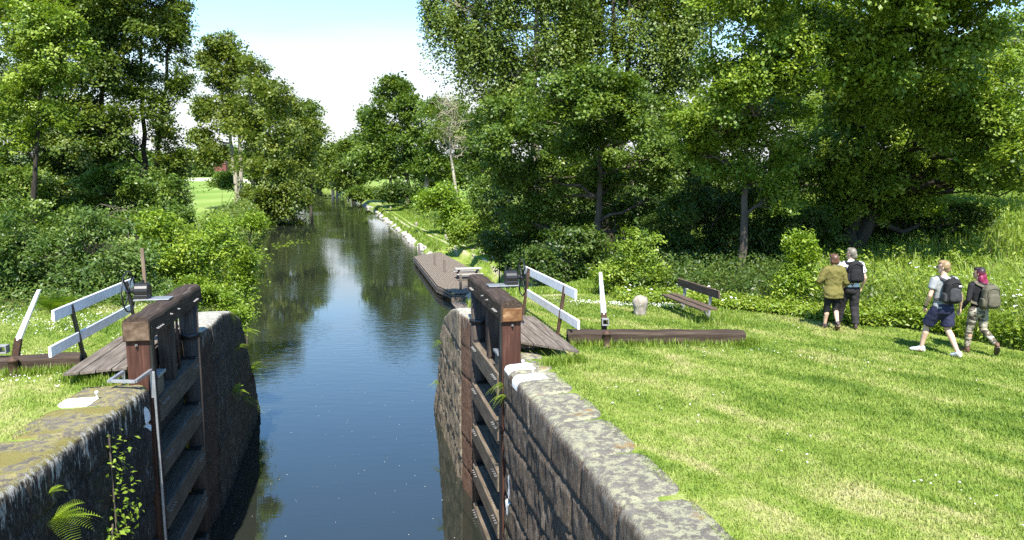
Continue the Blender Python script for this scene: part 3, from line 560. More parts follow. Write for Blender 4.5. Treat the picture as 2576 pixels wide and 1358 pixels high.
for a_, s_ in ((5.85, 63.2), (5.85, 60), (5.85, 57), (5.85, 54), (5.85, 51), (5.85, 48), (6.05, 46), (6.5, 44.1), (8.3, 44.2), (7.6, 65.3)):
    m = MB(); m.tube([D_(a_, s_, -1.9), D_(a_, s_, -.06)], .1, 8); m.build('pile', M['dark_bark'], dk)
for a_, s_, h_ in ((6.3, 65.3, .95), (6.75, 57.3, .95), (7.0, 53.3, .95), (6.95, 45.2, .95)):
    m = MB(); m.box(D_(a_, s_, h_ / 2), (.15, .15, h_)); m.build('mooring_post', M['plank'], dk, bevel=.012)
dl = tag(empty('landing_stage', LW(6.9, 40, -4.12), PHI), 'low plank landing between the dock and the right wing wall', 'landing stage')
m = MB()
for i in range(11): m.box((-.95 + i * .18, 0, 0), (.165, 3.9, .045))
m.build('deck', M['plank'], dl); MB().box((0, 1.98, .16), (2.0, .05, .24)).build('riser', M['plank'], dl)
for x in (-.9, .9): MB().box((x, -1.8, -.5), (.14, .14, .95)).build('pile', M['dark_bark'], dl)
pt = tag(empty('picnic_table', LW(8.15, 49.5, -3.9), PHI), 'bleached wooden picnic table with two benches on the dock', 'picnic table')
m = MB()
for i in range(5): m.box((0, -.32 + i * .16, .74), (1.8, .15, .045))
m.build('table_top', M['pale'], pt, bevel=.005)
for y in (-.72, .72):
    m = MB(); m.box((0, y - .08, .44), (1.8, .14, .045)); m.box((0, y + .08, .44), (1.8, .14, .045)); m.build('bench_seat', M['pale'], pt, bevel=.005)
for x in (-.65, .65):
    m = MB(); m.bar((x, -.5, 0), (x, -.2, .72), .06, .1, (1, 0, 0)); m.bar((x, .5, 0), (x, .2, .72), .06, .1, (1, 0, 0)); m.bar((x, -.85, .38), (x, .85, .38), .05, .1); m.bar((x, -.8, 0), (x, -.72, .42), .06, .1, (1, 0, 0)); m.bar((x, .8, 0), (x, .72, .42), .06, .1, (1, 0, 0)); m.build('leg_frame', M['plank'], pt)
# ---------------------------------------------------------------- white rocks along the right bank
rng = np.random.default_rng(11)
def rockmesh(seed):
    bm = bmesh.new(); bmesh.ops.create_icosphere(bm, subdivisions=3, radius=1)
    for v in bm.verts:
        c = v.co; n = mnoise.noise(c * 1.1 + Vector((seed * 9, 0, 0))); k = 1 + .5 * n + .22 * mnoise.noise(c * 2.6 + Vector((0, seed * 5, 0)))
        q = c * k; q = Vector((round(q.x * 2.6) / 2.6 * .35 + q.x * .65, q.y, round(q.z * 2.2) / 2.2 * .35 + q.z * .65)); v.co = (q.x, q.y * .8, q.z * .62)
    me = bpy.data.meshes.new('rock'); bm.to_mesh(me); bm.free(); me.materials.append(M['rock']); return me
RK = [rockmesh(i) for i in range(7)]
sr = []
for lo, hi, n in ((66.5, 70, 7), (70.5, 77, 17), (81, 93, 40), (97, 108, 22), (110, 124, 26), (128, 150, 26), (155, 185, 22), (195, 235, 16)):
    sr += list(rng.uniform(lo, hi, n))
for s_ in sr:
    far = s_ > 108
    k = abs(rng.normal(.25, .38)); sz = rng.uniform(.2, .5)
    a_ = float(Redge(s_)) + .45 + k
    o = bpy.data.objects.new('rock', RK[rng.integers(7)]); COL.objects.link(o); o.location = LW(a_, s_, WATER + .02 + .32 * k + rng.uniform(0, .12)); o.scale = (sz,) * 3; o.rotation_euler = tuple(rng.uniform(-.5, .5, 2)) + (rng.uniform(0, 6),)
    tag(o, 'rough pale rock in the riprap row far along the canal' if far else 'rough white rock in the heap at the water edge past the dock', 'rock', 'far riprap rocks' if far else 'near riprap rocks')
# ---------------------------------------------------------------- foliage
G = dict(
    oak=[(0, (.034, .074, .011)), (.5, (.098, .165, .022)), (1, (.24, .31, .048))],
    maple=[(0, (.058, .115, .011)), (.5, (.165, .25, .026)), (1, (.35, .42, .065))],
    birch=[(0, (.046, .086, .014)), (.5, (.125, .185, .030)), (1, (.28, .335, .08))],
    alder=[(0, (.036, .072, .012)), (.5, (.105, .158, .022)), (1, (.23, .265, .048))],
    elder=[(0, (.065, .14, .010)), (.5, (.18, .28, .024)), (1, (.34, .42, .055))],
    willow=[(0, (.034, .074, .014)), (.5, (.092, .158, .030)), (1, (.22, .285, .075))],
    nettle=[(0, (.08, .15, .012)), (.5, (.19, .28, .026)), (1, (.35, .40, .07))],
    olive=[(0, (.048, .084, .013)), (.5, (.122, .166, .024)), (1, (.26, .285, .055))],
    shade=[(0, (.024, .054, .010)), (.5, (.062, .112, .018)), (1, (.15, .20, .036))],  # darkened greens: the gloom beneath the trees is put into the leaf colour
    grass=[(0, (.10, .18, .015)), (.5, (.21, .30, .036)), (1, (.40, .45, .12))])
LM = {k: leafmat('leaf_' + k, v) for k, v in G.items()}
def leaves(name, P, Nn, L, tint, mat, parent=None, asp=.62, rng=None):
    n = len(P); rv = rng.normal(size=(n, 3)); T = np.cross(Nn, rv); T /= np.linalg.norm(T, axis=1)[:, None] + 1e-9; B = np.cross(Nn, T)
    L = L[:, None]; h = T * L * .5; wv = B * L * asp * .5; f = Nn * L * .12
    V = np.stack([P - h, P + wv + f - h * .1, P + h, P - wv + f - h * .1], 1).reshape(-1, 3); Fq = np.arange(n * 4).reshape(-1, 4)
    return npmesh(name, V, Fq, mat, parent, np.clip(tint, 0, 1))
def clumps(lobes, leaf, rng, cover=5.5, rc=None, weep=0.0, upn=1.0, gap=.42, per=42, flat=.42, sub=True):
    """leaf sprays: clump centres inside each lobe, thinned by noise, leaves scattered round each"""
    Ps, Ns, Ts, C0 = [], [], [], []
    if sub and not weep:                              # break every bough into flattened foliage pads
        out_ = []
        for c, r in lobes:
            c, r = np.array(c), np.array(r); ns = int(rng.integers(11, 16)); d = rng.normal(size=(ns, 3)); d /= np.linalg.norm(d, axis=1)[:, None]; d[:, 1] -= .25
            for i in range(ns):
                k = rng.uniform(.34, .5); out_.append((c + d[i] * r * rng.uniform(.45, .86), r * np.array([k, k, k * .62])))
            out_.append((c, r * .5))
        lobes = out_; cover = cover * .62
    for c, r in lobes:
        c = np.array(c); r = np.array(r); n_leaf = cover * math.pi * r[0] * r[2] / (.31 * leaf * leaf); nc = max(4, int(n_leaf / per)); rcl = rc or max(leaf * 3.4, .21 * min(r))
        d = rng.normal(size=(nc * 2, 3)); d /= np.linalg.norm(d, axis=1)[:, None]; rad = rng.uniform(.12, 1, nc * 2) ** .45
        wob = .72 + .55 * fbm(d[:, 0] * 1.6 + c[0], d[:, 1] * 1.6 + c[1], d[:, 2] * 1.6 + c[2], 3)
        q = c + d * (rad * wob)[:, None] * r
        nn = fbm(q[:, 0] / (rcl * 3.0), q[:, 1] / (rcl * 3.0), q[:, 2] / (rcl * 2.4), 2); q = q[nn > np.quantile(nn, gap)][:nc]; d = (q - c) / r
        m = len(q); C0.append(q)
        size = rcl * rng.uniform(.6, 1.35, m); ax = rng.normal(size=(m, 3)); ax[:, 2] = np.abs(ax[:, 2]) + 1.2; ax += d * .9; ax /= np.linalg.norm(ax, axis=1)[:, None]
        rep = np.repeat(np.arange(m), per); o = rng.normal(size=(m * per, 3)); o = o / np.linalg.norm(o, axis=1)[:, None] * (rng.uniform(0, 1, m * per) ** .5)[:, None] * 1.05
        along = (o * ax[rep]).sum(1)[:, None]; o = o - ax[rep] * along * (1 - flat)
        if weep: o = rng.normal(size=(m * per, 3)) * np.array([.22, .22, 1.0 + weep]); o[:, 2] = -np.abs(o[:, 2]); o *= 1.35
        P = q[rep] + o * size[rep][:, None]
        Nv = ax[rep] * upn + rng.normal(size=(m * per, 3)) * .42 + d[rep] * .35; Nv /= np.linalg.norm(Nv, axis=1)[:, None]
        ct = rng.normal(.5, .17, m)[rep] + rng.normal(0, .10, m * per); Ps.append(P); Ns.append(Nv); Ts.append(ct)
    return np.concatenate(Ps), np.concatenate(Ns), np.concatenate(Ts), np.concatenate(C0)
def wander(p, q, n, rng, amt):
    p, q = np.array(p, float), np.array(q, float); L = np.linalg.norm(q - p); pts = []
    off = np.zeros(3)
    for i in range(n + 1):
        f = i / n; off = off + rng.normal(size=3) * amt * L / n if 0 < i < n else off; pts.append(p + (q - p) * f + off * math.sin(f * math.pi) )
    return pts
def pxlobes(lst, Y):
    o = []
    for e in lst:
        x, y, rx, ry = e[:4]; dy = e[4] if len(e) > 4 else 0.0; c = at(x, y, Y + dy); k = (Y + dy) / F_PX
        o.append(((c.x, c.y, c.z), (rx * k, min(rx, ry) * .95 * k, ry * k)))
    return o
def tree(name, label, cat, Y, stems, lobes, mat, bark, leaf=None, cover=5.0, group=None, seed=1, weep=0, gap=.42, rad=.22, twigs=.35, per=42, flat=.42, rc=None, upn=1.0, asp=.62, base_dy=0.0):
    """stems: list of pixel polylines (base first, base taken down to the terrain)"""
    rng = np.random.default_rng(seed); bx_ = stems[0][0][0] if stems else lobes[0][0]
    b = at(bx_, 600, Y); bz = tz(b.x, Y); root = tag(empty(name, (b.x, Y, bz)), label, cat, group)
    leaf = leaf or Y * .0046; LB = pxlobes(lobes, Y)
    P, Nv, T, C0 = clumps(LB, leaf, rng, cover, rc, weep, gap=gap, per=per, flat=flat, upn=upn)
    loc = np.array(root.location)
    kp = P[:, 2] > bz - .5; P = P[kp]; Nv = Nv[kp]; T = T[kp]; n = len(P)
    m = MB(); st3 = []
    for st in stems:
        pts = [at(x, y, Y + dy) for x, y, dy in [(q + (0,))[:3] for q in st]]; g0 = pts[0]; pts[0] = Vector((g0.x, g0.y, tz(g0.x, g0.y) - .15))
        dense = []
        for u, v in zip(pts, pts[1:]):
            for i in range(5): dense.append(np.array(u.lerp(v, i / 5)) + rng.normal(size=3) * (.0 if i == 0 else rad * .22))
        dense.append(np.array(pts[-1])); N = len(dense); st3.append(dense)
        m.tube([Vector(p) - Vector(loc) for p in dense], [rad * (1 - .82 * (i / (N - 1)) ** .9) * (1.25 if i == 0 else 1) for i in range(N)], 9)
    allp = np.array([p for d in st3 for p in d]) if st3 else None
    if allp is not None:
        for (c, r) in LB:
            c = np.array(c); cand = allp[allp[:, 2] < c[2] - .15 * r[2]]; cand = cand if len(cand) else allp[:3]; j = np.argmin(np.linalg.norm(cand - c, axis=1) + .4 * np.abs(cand[:, 2] - (c[2] - r[2]))); s0 = cand[j]
            pts = wander(s0, c, 6, rng, .35); m.tube([Vector(p) - Vector(loc) for p in pts], [rad * .42 * (1 - .75 * i / 6) for i in range(7)], 6)
            near = C0[np.linalg.norm((C0 - c) / np.array(r), axis=1) < 1.1]; k = int(min(len(near), 26) * twigs)
            for e in near[rng.permutation(len(near))[:k]]:
                s1 = pts[rng.integers(2, 7)]; pp = wander(s1, e, 4, rng, .3); m.tube([Vector(p) - Vector(loc) for p in pp], [max(.012, rad * .13 * (1 - .7 * i / 4)) for i in range(5)], 4, False)
        m.build('trunk', M[bark], root, True)
    leaves('crown', P - loc, Nv, leaf * rng.uniform(.65, 1.3, n), T, LM[mat], root, asp, rng)
    return root
RT = 'trees on the right bank near the lock'
tree('birch_tree', 'tall birch with drooping sunlit sprays overhanging the canal at the top of the photo', 'tree', 34, [[(1345, 600), (1352, 420), (1348, 150), (1365, -260)]],
     [(1330, -150, 200, 140), (1240, 50, 110, 90), (1150, 15, 85, 70), (1105, -25, 55, 45), (1280, 170, 85, 90), (1400, 90, 90, 130), (1235, 250, 45, 50), (1180, 110, 50, 45)], 'birch', 'pale_bark', .145, 5.6, RT, 1, weep=.7, rad=.27, gap=.5, per=60)
tree('birch_tree', 'tall birch with a bare grey stem rising behind the weeping one', 'tree', 37, [[(1425, 600), (1418, 400), (1415, 150), (1425, -250)]],
     [(1450, -140, 190, 130), (1470, 60, 90, 110), (1400, 230, 60, 70), (1500, -20, 100, 90)], 'birch', 'bark', .155, 4.6, RT, 2, weep=.7, rad=.26, gap=.52, per=60)
tree('poplar_tree', 'tall poplar with two dark stems in the middle of the right bank trees', 'tree', 36, [[(1520, 600), (1535, 350), (1545, 100), (1550, -250)], [(1522, 560), (1575, 220), (1590, -100)]],
     [(1600, -120, 190, 120), (1600, 60, 110, 90), (1700, 30, 110, 90), (1540, 190, 90, 70), (1760, -40, 110, 70), (1650, 150, 90, 60)], 'birch', 'dark_bark', .155, 5.0, RT, 3, weep=.6, rad=.26, gap=.5, per=60)
tree('oak_tree', 'broad dark green oak filling the middle of the right bank', 'tree', 30, [[(1512, 640), (1508, 520), (1512, 380), (1500, 230)]],
     [(1325, 330, 110, 80, -1), (1480, 330, 130, 95, -2), (1600, 290, 100, 100, -3), (1390, 440, 120, 75, 1), (1540, 460, 120, 80, 1), (1650, 400, 75, 90, 0), (1275, 430, 70, 80, 1), (1420, 250, 110, 75, -4), (1540, 230, 110, 70, -4), (1330, 530, 90, 60, 2), (1480, 560, 110, 60, 2), (1260, 270, 55, 60, 0), (1600, 540, 80, 60, 2), (1680, 500, 60, 60, 1)], 'oak', 'bark', .13, 5.2, RT, 4, rad=.2)
tree('oak_tree', 'slender oak with a pale grey lower trunk left of the dense oaks', 'tree', 40, [[(1277, 560), (1280, 430), (1284, 300), (1290, 150)]],
     [(1280, 200, 70, 80), (1240, 330, 50, 70), (1300, 300, 60, 70), (1250, 420, 40, 40), (1320, 180, 60, 60)], 'oak', 'pale_bark', .17, 4.5, RT, 5, rad=.2)
tree('maple_tree', 'bright sunlit maple standing behind the bench', 'tree', 25, [[(1868, 640), (1872, 500), (1880, 350), (1890, 150)]],
     [(1790, 260, 110, 80), (1900, 300, 120, 90), (1755, 370, 75, 70), (1950, 420, 75, 60), (1980, 190, 110, 90, -3), (1850, 160, 100, 75, -3), (1960, 490, 55, 50), (1830, 420, 90, 60), (1740, 300, 60, 60), (1940, 90, 110, 70, -3), (1880, 0, 130, 80, -4), (1870, 230, 110, 70, -3)], 'maple', 'bark', .125, 4.6, RT, 6, rad=.16)
tree('linden_tree', 'largest spreading dark tree leaning over the walking people', 'tree', 29, [[(2140, 640), (2150, 520), (2170, 400), (2190, 180), (2200, -60)], [(2150, 560), (2240, 430), (2330, 330), (2420, 200)]],
     [(2180, 110, 240, 140, -6), (2040, 20, 200, 130, -5), (2380, 90, 190, 140, -6), (2480, 230, 140, 120, -5), (2300, -130, 280, 120, -4), (2250, -60, 220, 120, -8), (2050, -120, 200, 100, -8), (2450, -80, 180, 110, -8), (2180, 230, 170, 90, -4), (2350, 250, 150, 90, -4), (2290, 320, 200, 110, 0), (2120, 340, 170, 110, 0), (2060, 440, 110, 80, 1), (2430, 380, 130, 80, 0), (2530, 340, 90, 100, -2), (2230, 450, 190, 65, 2), (2160, 540, 130, 55, 2), (2060, 550, 80, 55, 2), (2310, 520, 120, 45, 2), (2420, 440, 110, 50, 1), (2200, 300, 220, 120, 5), (2400, 300, 180, 120, 5), (2150, 430, 140, 70, -1), (2300, 440, 140, 60, -1), (2230, 520, 160, 50, 0), (2100, 520, 90, 60, 0), (2530, 330, 110, 100, -5), (2450, 440, 90, 45, -3), (2570, 430, 60, 50, -4), (2390, 330, 90, 60, -4)], 'maple', 'dark_bark', .135, 5.0, RT, 7, rad=.34)
tree('linden_tree', 'bright green tree cut by the right edge of the photo, white sky above', 'tree', 34, [[(2640, 560), (2630, 300), (2620, 60)]],
     [(2570, 170, 110, 100), (2560, 310, 95, 100), (2660, 60, 120, 100), (2500, 110, 70, 80), (2590, 430, 80, 60), (2700, 250, 120, 120)], 'maple', 'bark', .15, 4.2, RT, 8, rad=.24)
tree('ash_tree', 'thin crowned tree with bare dark limbs against the white sky gap', 'tree', 46, [[(1810, 540), (1800, 300), (1795, 150), (1780, -60)]],
     [(1790, 30, 90, 60), (1860, -40, 110, 70), (1720, 190, 80, 60), (1850, 230, 90, 60), (1760, 430, 60, 45), (1690, 300, 60, 60)], 'alder', 'dark_bark', .2, 2.8, RT, 9, rad=.22, gap=.55, twigs=.9)
tree('oak_tree', 'dark tree closing the gap behind the big linden', 'tree', 44, [[(2010, 560), (2010, 300), (2000, 60)]],
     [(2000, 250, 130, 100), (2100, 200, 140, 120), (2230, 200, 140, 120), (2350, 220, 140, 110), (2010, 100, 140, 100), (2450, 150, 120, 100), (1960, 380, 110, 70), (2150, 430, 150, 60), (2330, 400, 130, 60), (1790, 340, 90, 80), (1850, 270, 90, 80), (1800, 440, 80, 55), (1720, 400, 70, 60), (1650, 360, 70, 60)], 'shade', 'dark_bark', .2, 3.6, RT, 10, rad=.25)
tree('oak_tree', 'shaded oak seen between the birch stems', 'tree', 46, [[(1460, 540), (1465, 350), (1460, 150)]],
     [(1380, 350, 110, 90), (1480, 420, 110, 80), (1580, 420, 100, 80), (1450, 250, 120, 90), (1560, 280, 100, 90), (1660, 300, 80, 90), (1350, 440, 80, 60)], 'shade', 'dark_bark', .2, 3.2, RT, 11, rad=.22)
LT = 'trees on the left bank near the lock'
tree('alder_tree', 'dense dark alder at the left edge of the photo', 'tree', 42, [[(178, 640), (160, 450), (150, 200), (140, -200)], [(190, 620), (250, 350), (270, 0)]],
     [(40, 60, 150, 140), (180, 120, 130, 120), (100, 300, 140, 110), (230, 300, 100, 110), (50, 440, 130, 90), (190, 450, 120, 90), (250, 20, 110, 110), (120, -120, 200, 110), (-60, 250, 120, 150), (280, 180, 70, 80), (200, 40, 120, 110), (300, 90, 90, 90), (270, 300, 80, 80)], 'alder', 'dark_bark', .185, 4.6, LT, 21, rad=.26)
tree('alder_tree', 'airy twin stemmed alder beside the open sky on the left', 'tree', 44, [[(372, 600), (368, 420), (355, 200), (350, -180)], [(378, 600), (395, 400), (420, 180), (440, -60)]],
     [(345, 20, 110, 110), (430, 110, 60, 80), (350, 200, 100, 80), (310, 370, 100, 80), (420, 300, 60, 70), (400, 450, 80, 60), (440, 20, 50, 70), (340, -120, 120, 90), (455, 200, 35, 60), (330, 470, 100, 60), (440, 390, 45, 40), (450, 500, 45, 30)], 'alder', 'dark_bark', .175, 4.6, LT, 22, rad=.22, gap=.42, twigs=.7)
tree('maple_tree', 'yellow green sunlit tree in front of the dark alder', 'tree', 35, [[(70, 640), (90, 400), (110, 60)]],
     [(95, 60, 110, 90), (160, 170, 80, 75), (60, 190, 90, 80), (20, 330, 70, 70), (130, 290, 60, 50), (170, 80, 70, 60)], 'maple', 'dark_bark', .155, 4.0, LT, 23, rad=.18)
tree('alder_tree', 'low dark tree with down swept boughs at the meadow edge', 'tree', 39, [[(330, 620), (350, 520), (360, 420)]],
     [(360, 470, 100, 60), (20, 470, 110, 70), (110, 480, 90, 60), (230, 520, 100, 50), (430, 480, 60, 50), (270, 470, 100, 60), (400, 530, 90, 40), (160, 520, 120, 50), (40, 530, 110, 50)], 'oak', 'dark_bark', .165, 4.6, LT, 24, rad=.16)
CT = 'trees lining the left canal bank'
tree('ash_tree', 'tallest tree of the left canal row, feathery top and pale forked trunk', 'tree', 128, [[(597, 520), (592, 440), (580, 360), (572, 200), (570, 110)], [(603, 515), (606, 450), (600, 300), (600, 170)]],
     [(562, 108, 42, 38), (528, 150, 30, 30), (592, 165, 32, 40), (558, 215, 38, 40), (515, 270, 30, 36), (560, 300, 46, 50), (595, 250, 40, 50), (500, 345, 28, 20), (545, 385, 34, 26), (520, 400, 26, 18), (620, 330, 35, 50)], 'olive', 'pale_bark', .52, 4.2, CT, 31, rad=.48, gap=.5, twigs=.6)
tree('alder_tree', 'brownish green alder behind the pale forked trunk', 'tree', 120, [[(640, 540), (632, 350), (626, 160)]],
     [(640, 190, 50, 50), (655, 270, 62, 62), (632, 350, 62, 60), (648, 430, 58, 60), (645, 495, 36, 36)], 'olive', 'pale_bark', .5, 5, CT, 32, rad=.4)
tree('alder_tree', 'wide alder with its foot in the water at the left canal edge', 'tree', 108, [[(666, 565), (664, 450), (680, 300), (690, 200)]],
     [(700, 250, 50, 62), (712, 340, 56, 70), (700, 430, 56, 62), (668, 490, 40, 45), (725, 490, 30, 40), (690, 520, 42, 30)], 'olive', 'dark_bark', .46, 5, CT, 33, rad=.36)
tree('alder_tree', 'rounded alder farther along the left canal row', 'tree', 142, [[(735, 520), (738, 400), (735, 260)]],
     [(735, 275, 45, 50), (760, 340, 36, 60), (750, 420, 36, 56), (735, 490, 30, 30)], 'olive', 'dark_bark', .58, 5, CT, 34, rad=.4)
tree('poplar_tree', 'light edged tree ending the left canal row against the white sky', 'tree', 170, [[(780, 500), (785, 380), (782, 260)]],
     [(782, 285, 30, 40), (795, 340, 22, 46), (782, 410, 20, 50), (762, 450, 25, 45)], 'birch', 'bark', .68, 4.4, CT, 35, rad=.4, gap=.48)
FT = 'trees lining the right canal bank far off'
tree('oak_tree', 'full round oak standing over the distant towpath', 'tree', 138, [[(1025, 518), (1022, 420), (1010, 280)]],
     [(985, 250, 58, 44), (1045, 275, 48, 48), (955, 310, 50, 42), (1005, 345, 66, 56), (1060, 350, 44, 48), (945, 385, 44, 34), (1035, 410, 54, 34), (1000, 215, 34, 24), (975, 420, 50, 26)], 'oak', 'bark', .55, 5, FT, 41, rad=.6)
tree('oak_tree', 'oak with twisted limbs left of the round oak', 'tree', 165, [[(985, 500), (980, 430), (960, 330)]],
     [(925, 345, 32, 34), (915, 395, 34, 30), (940, 425, 36, 24), (970, 380, 40, 40), (930, 300, 22, 24)], 'oak', 'dark_bark', .66, 4.6, FT, 42, rad=.5)
tree('alder_tree', 'pointed alder leaning over the water at the far bend', 'tree', 195, [[(890, 500), (884, 430), (878, 350)]],
     [(878, 372, 24, 30), (880, 415, 36, 34), (862, 445, 30, 24), (905, 440, 28, 26)], 'alder', 'dark_bark', .8, 5, FT, 43, rad=.5)
tree('alder_tree', 'dark alder with twin trunks at the water edge far off', 'tree', 240, [[(838, 490), (836, 430), (838, 370)], [(846, 490), (850, 420)]],
     [(838, 388, 18, 28), (842, 425, 30, 30), (825, 450, 26, 22), (858, 455, 24, 20)], 'alder', 'pale_bark', 1.0, 4.6, FT, 44, rad=.6)
tree('alder_tree', 'smallest farthest tree closing the end of the canal', 'tree', 310, [[(800, 480), (802, 400)]],
     [(802, 400, 22, 26), (795, 432, 30, 28), (815, 440, 26, 26), (778, 455, 24, 18)], 'alder', 'dark_bark', 1.25, 4.6, FT, 45, rad=.6)
tree('oak_tree', 'oak rising behind the leafless pale tree', 'tree', 118, [[(1072, 480), (1075, 400), (1085, 300)]],
     [(1110, 280, 40, 38), (1160, 310, 44, 52), (1100, 345, 50, 46), (1165, 380, 46, 46), (1100, 410, 48, 38), (1150, 440, 50, 30), (1195, 350, 30, 46)], 'oak', 'pale_bark', .5, 5, FT, 46, rad=.45)
tree('oak_tree', 'dark tree between the leafless pale tree and the birches', 'tree', 96, [[(1215, 500), (1215, 420), (1220, 330)]],
     [(1205, 360, 34, 46), (1235, 400, 36, 46), (1190, 430, 36, 36), (1230, 460, 36, 30), (1215, 300, 28, 30)], 'shade', 'dark_bark', .42, 4.6, FT, 47, rad=.35)
tree('oak_tree', 'far tree with a broad trunk deep in the right bank shade', 'tree', 150, [[(1060, 490), (1062, 420)]], [(1070, 420, 40, 36), (1090, 455, 36, 26), (1120, 430, 36, 30)], 'shade', 'bark', .6, 4, FT, 48, rad=.6)
# leafless pale tree: real limbs and twigs, a few leaves
def bare_tree():
    rng = np.random.default_rng(5); Y = 84.0; b = at(1155, 552, Y); root = tag(empty('dead_tree', (b.x, Y, tz(b.x, Y))), 'leafless pale tree with bare bleached limbs above the towpath', 'tree', None); loc = Vector(root.location); m = MB()
    tr = [Vector((b.x, Y, root.location.z - .2))] + [at(x, y, Y) for x, y in ((1150, 500), (1140, 430), (1133, 380), (1132, 340), (1138, 290), (1142, 245))]
    m.tube([p - loc for p in tr], [.2, .18, .16, .13, .1, .06, .02], 9)
    for i in range(40):
        f = rng.uniform(.42, .97); j = f * (len(tr) - 1); k = int(j); p = tr[k].lerp(tr[min(k + 1, len(tr) - 1)], j - k)
        an = rng.uniform(0, 2 * math.pi); ln = rng.uniform(1.2, 3.6) * (1.25 - f * .75); e = p + Vector((math.cos(an) * ln, math.sin(an) * ln, ln * rng.uniform(.15, 1.1)))
        pts = wander(p, e, 5, rng, .5); r0 = .06 * (1.25 - f); m.tube([Vector(q) - loc for q in pts], [r0 * (1 - .8 * t / 5) + .012 for t in range(6)], 5)
        for _ in range(6):
            s1 = Vector(pts[rng.integers(2, 6)]); e2 = s1 + Vector(rng.normal(size=3)) * .75 + Vector((0, 0, .3)); pp = wander(s1, e2, 3, rng, .4); m.tube([Vector(q) - loc for q in pp], [.02, .016, .013, .01], 4, False)
    m.build('trunk', M['dead_bark'], root, True)
    P, Nv, T, _ = clumps([((tr[4].x, Y, tr[4].z + 1.5), (3, 3, 3.5))], .3, rng, .15, gap=.3); leaves('foliage', P - np.array(loc), Nv, np.full(len(P), .26), T, LM['birch'], root, .6, rng)
bare_tree()
# ---------------------------------------------------------------- shrubs
def shrub(label, Y, lobes, mat, leaf, cover=5, seed=1, group='shrubs', stem=True, name='shrub', asp=.55, **kw):
    x0 = lobes[0][0]; yb = max(l[1] + l[3] for l in lobes)
    return tree(name, label, 'shrub', Y, [[(x0, yb), (x0 + 4, lobes[0][1])], [(x0 + 10, yb), (x0 + 40, lobes[0][1])]] if stem else [], lobes, mat, 'bark', leaf, cover, group, seed, rad=.05, asp=asp, **kw)
LS = 'shrubs on the left bank'
shrub('dark green glossy willow bush filling the lower left behind the clover lawn', 20.5, [(190, 650, 130, 90), (60, 630, 120, 105), (290, 680, 80, 75), (120, 720, 130, 50), (-50, 680, 90, 100), (330, 640, 70, 75), (240, 580, 90, 55), (20, 735, 90, 38), (220, 735, 80, 36), (320, 725, 50, 36)], 'willow', .125, 5.2, 51, LS, asp=.42)
shrub('tall dim bush under the alders behind the glossy willow bush', 29, [(60, 560, 130, 60), (200, 560, 110, 55), (330, 560, 90, 45), (430, 560, 70, 40)], 'oak', .14, 5, 52, LS)
shrub('bright yellow green elder bush left of the water', 24, [(430, 620, 90, 70), (520, 610, 70, 60), (400, 560, 60, 45), (470, 690, 80, 60), (370, 660, 60, 60), (410, 735, 60, 45), (470, 740, 50, 40)], 'elder', .135, 5.2, 53, LS, asp=.4)
shrub('bush overhanging the water from the left bank', 29, [(590, 620, 62, 70), (620, 680, 40, 70), (580, 720, 60, 60), (560, 570, 60, 40), (640, 560, 26, 40)], 'elder', .125, 5.2, 54, LS, asp=.4)
shrub('low leafy bush behind the end of the left wing wall', 22.5, [(560, 765, 62, 36), (600, 790, 36, 34), (520, 740, 50, 40), (480, 730, 50, 40)], 'elder', .10, 5, 55, LS, asp=.4)
shrub('round dark shrub alone on the far left meadow', 140, [(556, 462, 32, 20), (575, 458, 20, 18)], 'oak', .45, 5, 56, 'meadow shrubs')
RS = 'shrubs on the right bank'
shrub('bright hazel bush between the handrail and the bench', 21, [(1590, 690, 90, 65), (1530, 700, 60, 50), (1650, 700, 55, 45), (1600, 620, 70, 50)], 'maple', .095, 5, 61, RS)
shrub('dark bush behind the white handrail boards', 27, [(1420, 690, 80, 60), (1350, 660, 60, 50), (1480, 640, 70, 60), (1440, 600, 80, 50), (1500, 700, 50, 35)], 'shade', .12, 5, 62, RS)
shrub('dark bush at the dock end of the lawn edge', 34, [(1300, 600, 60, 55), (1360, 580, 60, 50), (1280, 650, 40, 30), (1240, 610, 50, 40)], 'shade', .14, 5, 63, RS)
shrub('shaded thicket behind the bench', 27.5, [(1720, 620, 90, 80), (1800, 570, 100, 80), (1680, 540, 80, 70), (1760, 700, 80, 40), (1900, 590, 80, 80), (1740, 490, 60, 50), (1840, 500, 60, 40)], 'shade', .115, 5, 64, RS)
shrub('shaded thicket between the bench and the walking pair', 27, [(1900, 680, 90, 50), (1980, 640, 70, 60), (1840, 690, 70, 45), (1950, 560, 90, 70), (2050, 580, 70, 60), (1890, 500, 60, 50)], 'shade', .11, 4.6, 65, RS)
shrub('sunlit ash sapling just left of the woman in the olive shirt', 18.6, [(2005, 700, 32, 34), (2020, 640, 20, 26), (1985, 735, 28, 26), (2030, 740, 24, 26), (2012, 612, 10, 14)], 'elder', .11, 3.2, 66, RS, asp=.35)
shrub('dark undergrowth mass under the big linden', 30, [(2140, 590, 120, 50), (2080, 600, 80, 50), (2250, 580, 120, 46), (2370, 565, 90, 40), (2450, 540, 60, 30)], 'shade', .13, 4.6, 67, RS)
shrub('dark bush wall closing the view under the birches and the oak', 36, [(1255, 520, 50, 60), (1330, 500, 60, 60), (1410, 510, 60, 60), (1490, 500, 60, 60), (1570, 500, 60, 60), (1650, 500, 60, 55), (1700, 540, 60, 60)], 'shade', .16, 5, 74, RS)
shrub('bright sprawling bush on the bank above the towpath', 82, [(1110, 495, 44, 40), (1150, 530, 36, 36), (1080, 500, 30, 30), (1130, 560, 30, 24)], 'elder', .33, 5, 68, RS)
shrub('green bush beside the foot of the leafless pale tree', 66, [(1180, 570, 40, 36), (1215, 560, 36, 40), (1155, 590, 26, 22)], 'maple', .27, 5, 69, RS)
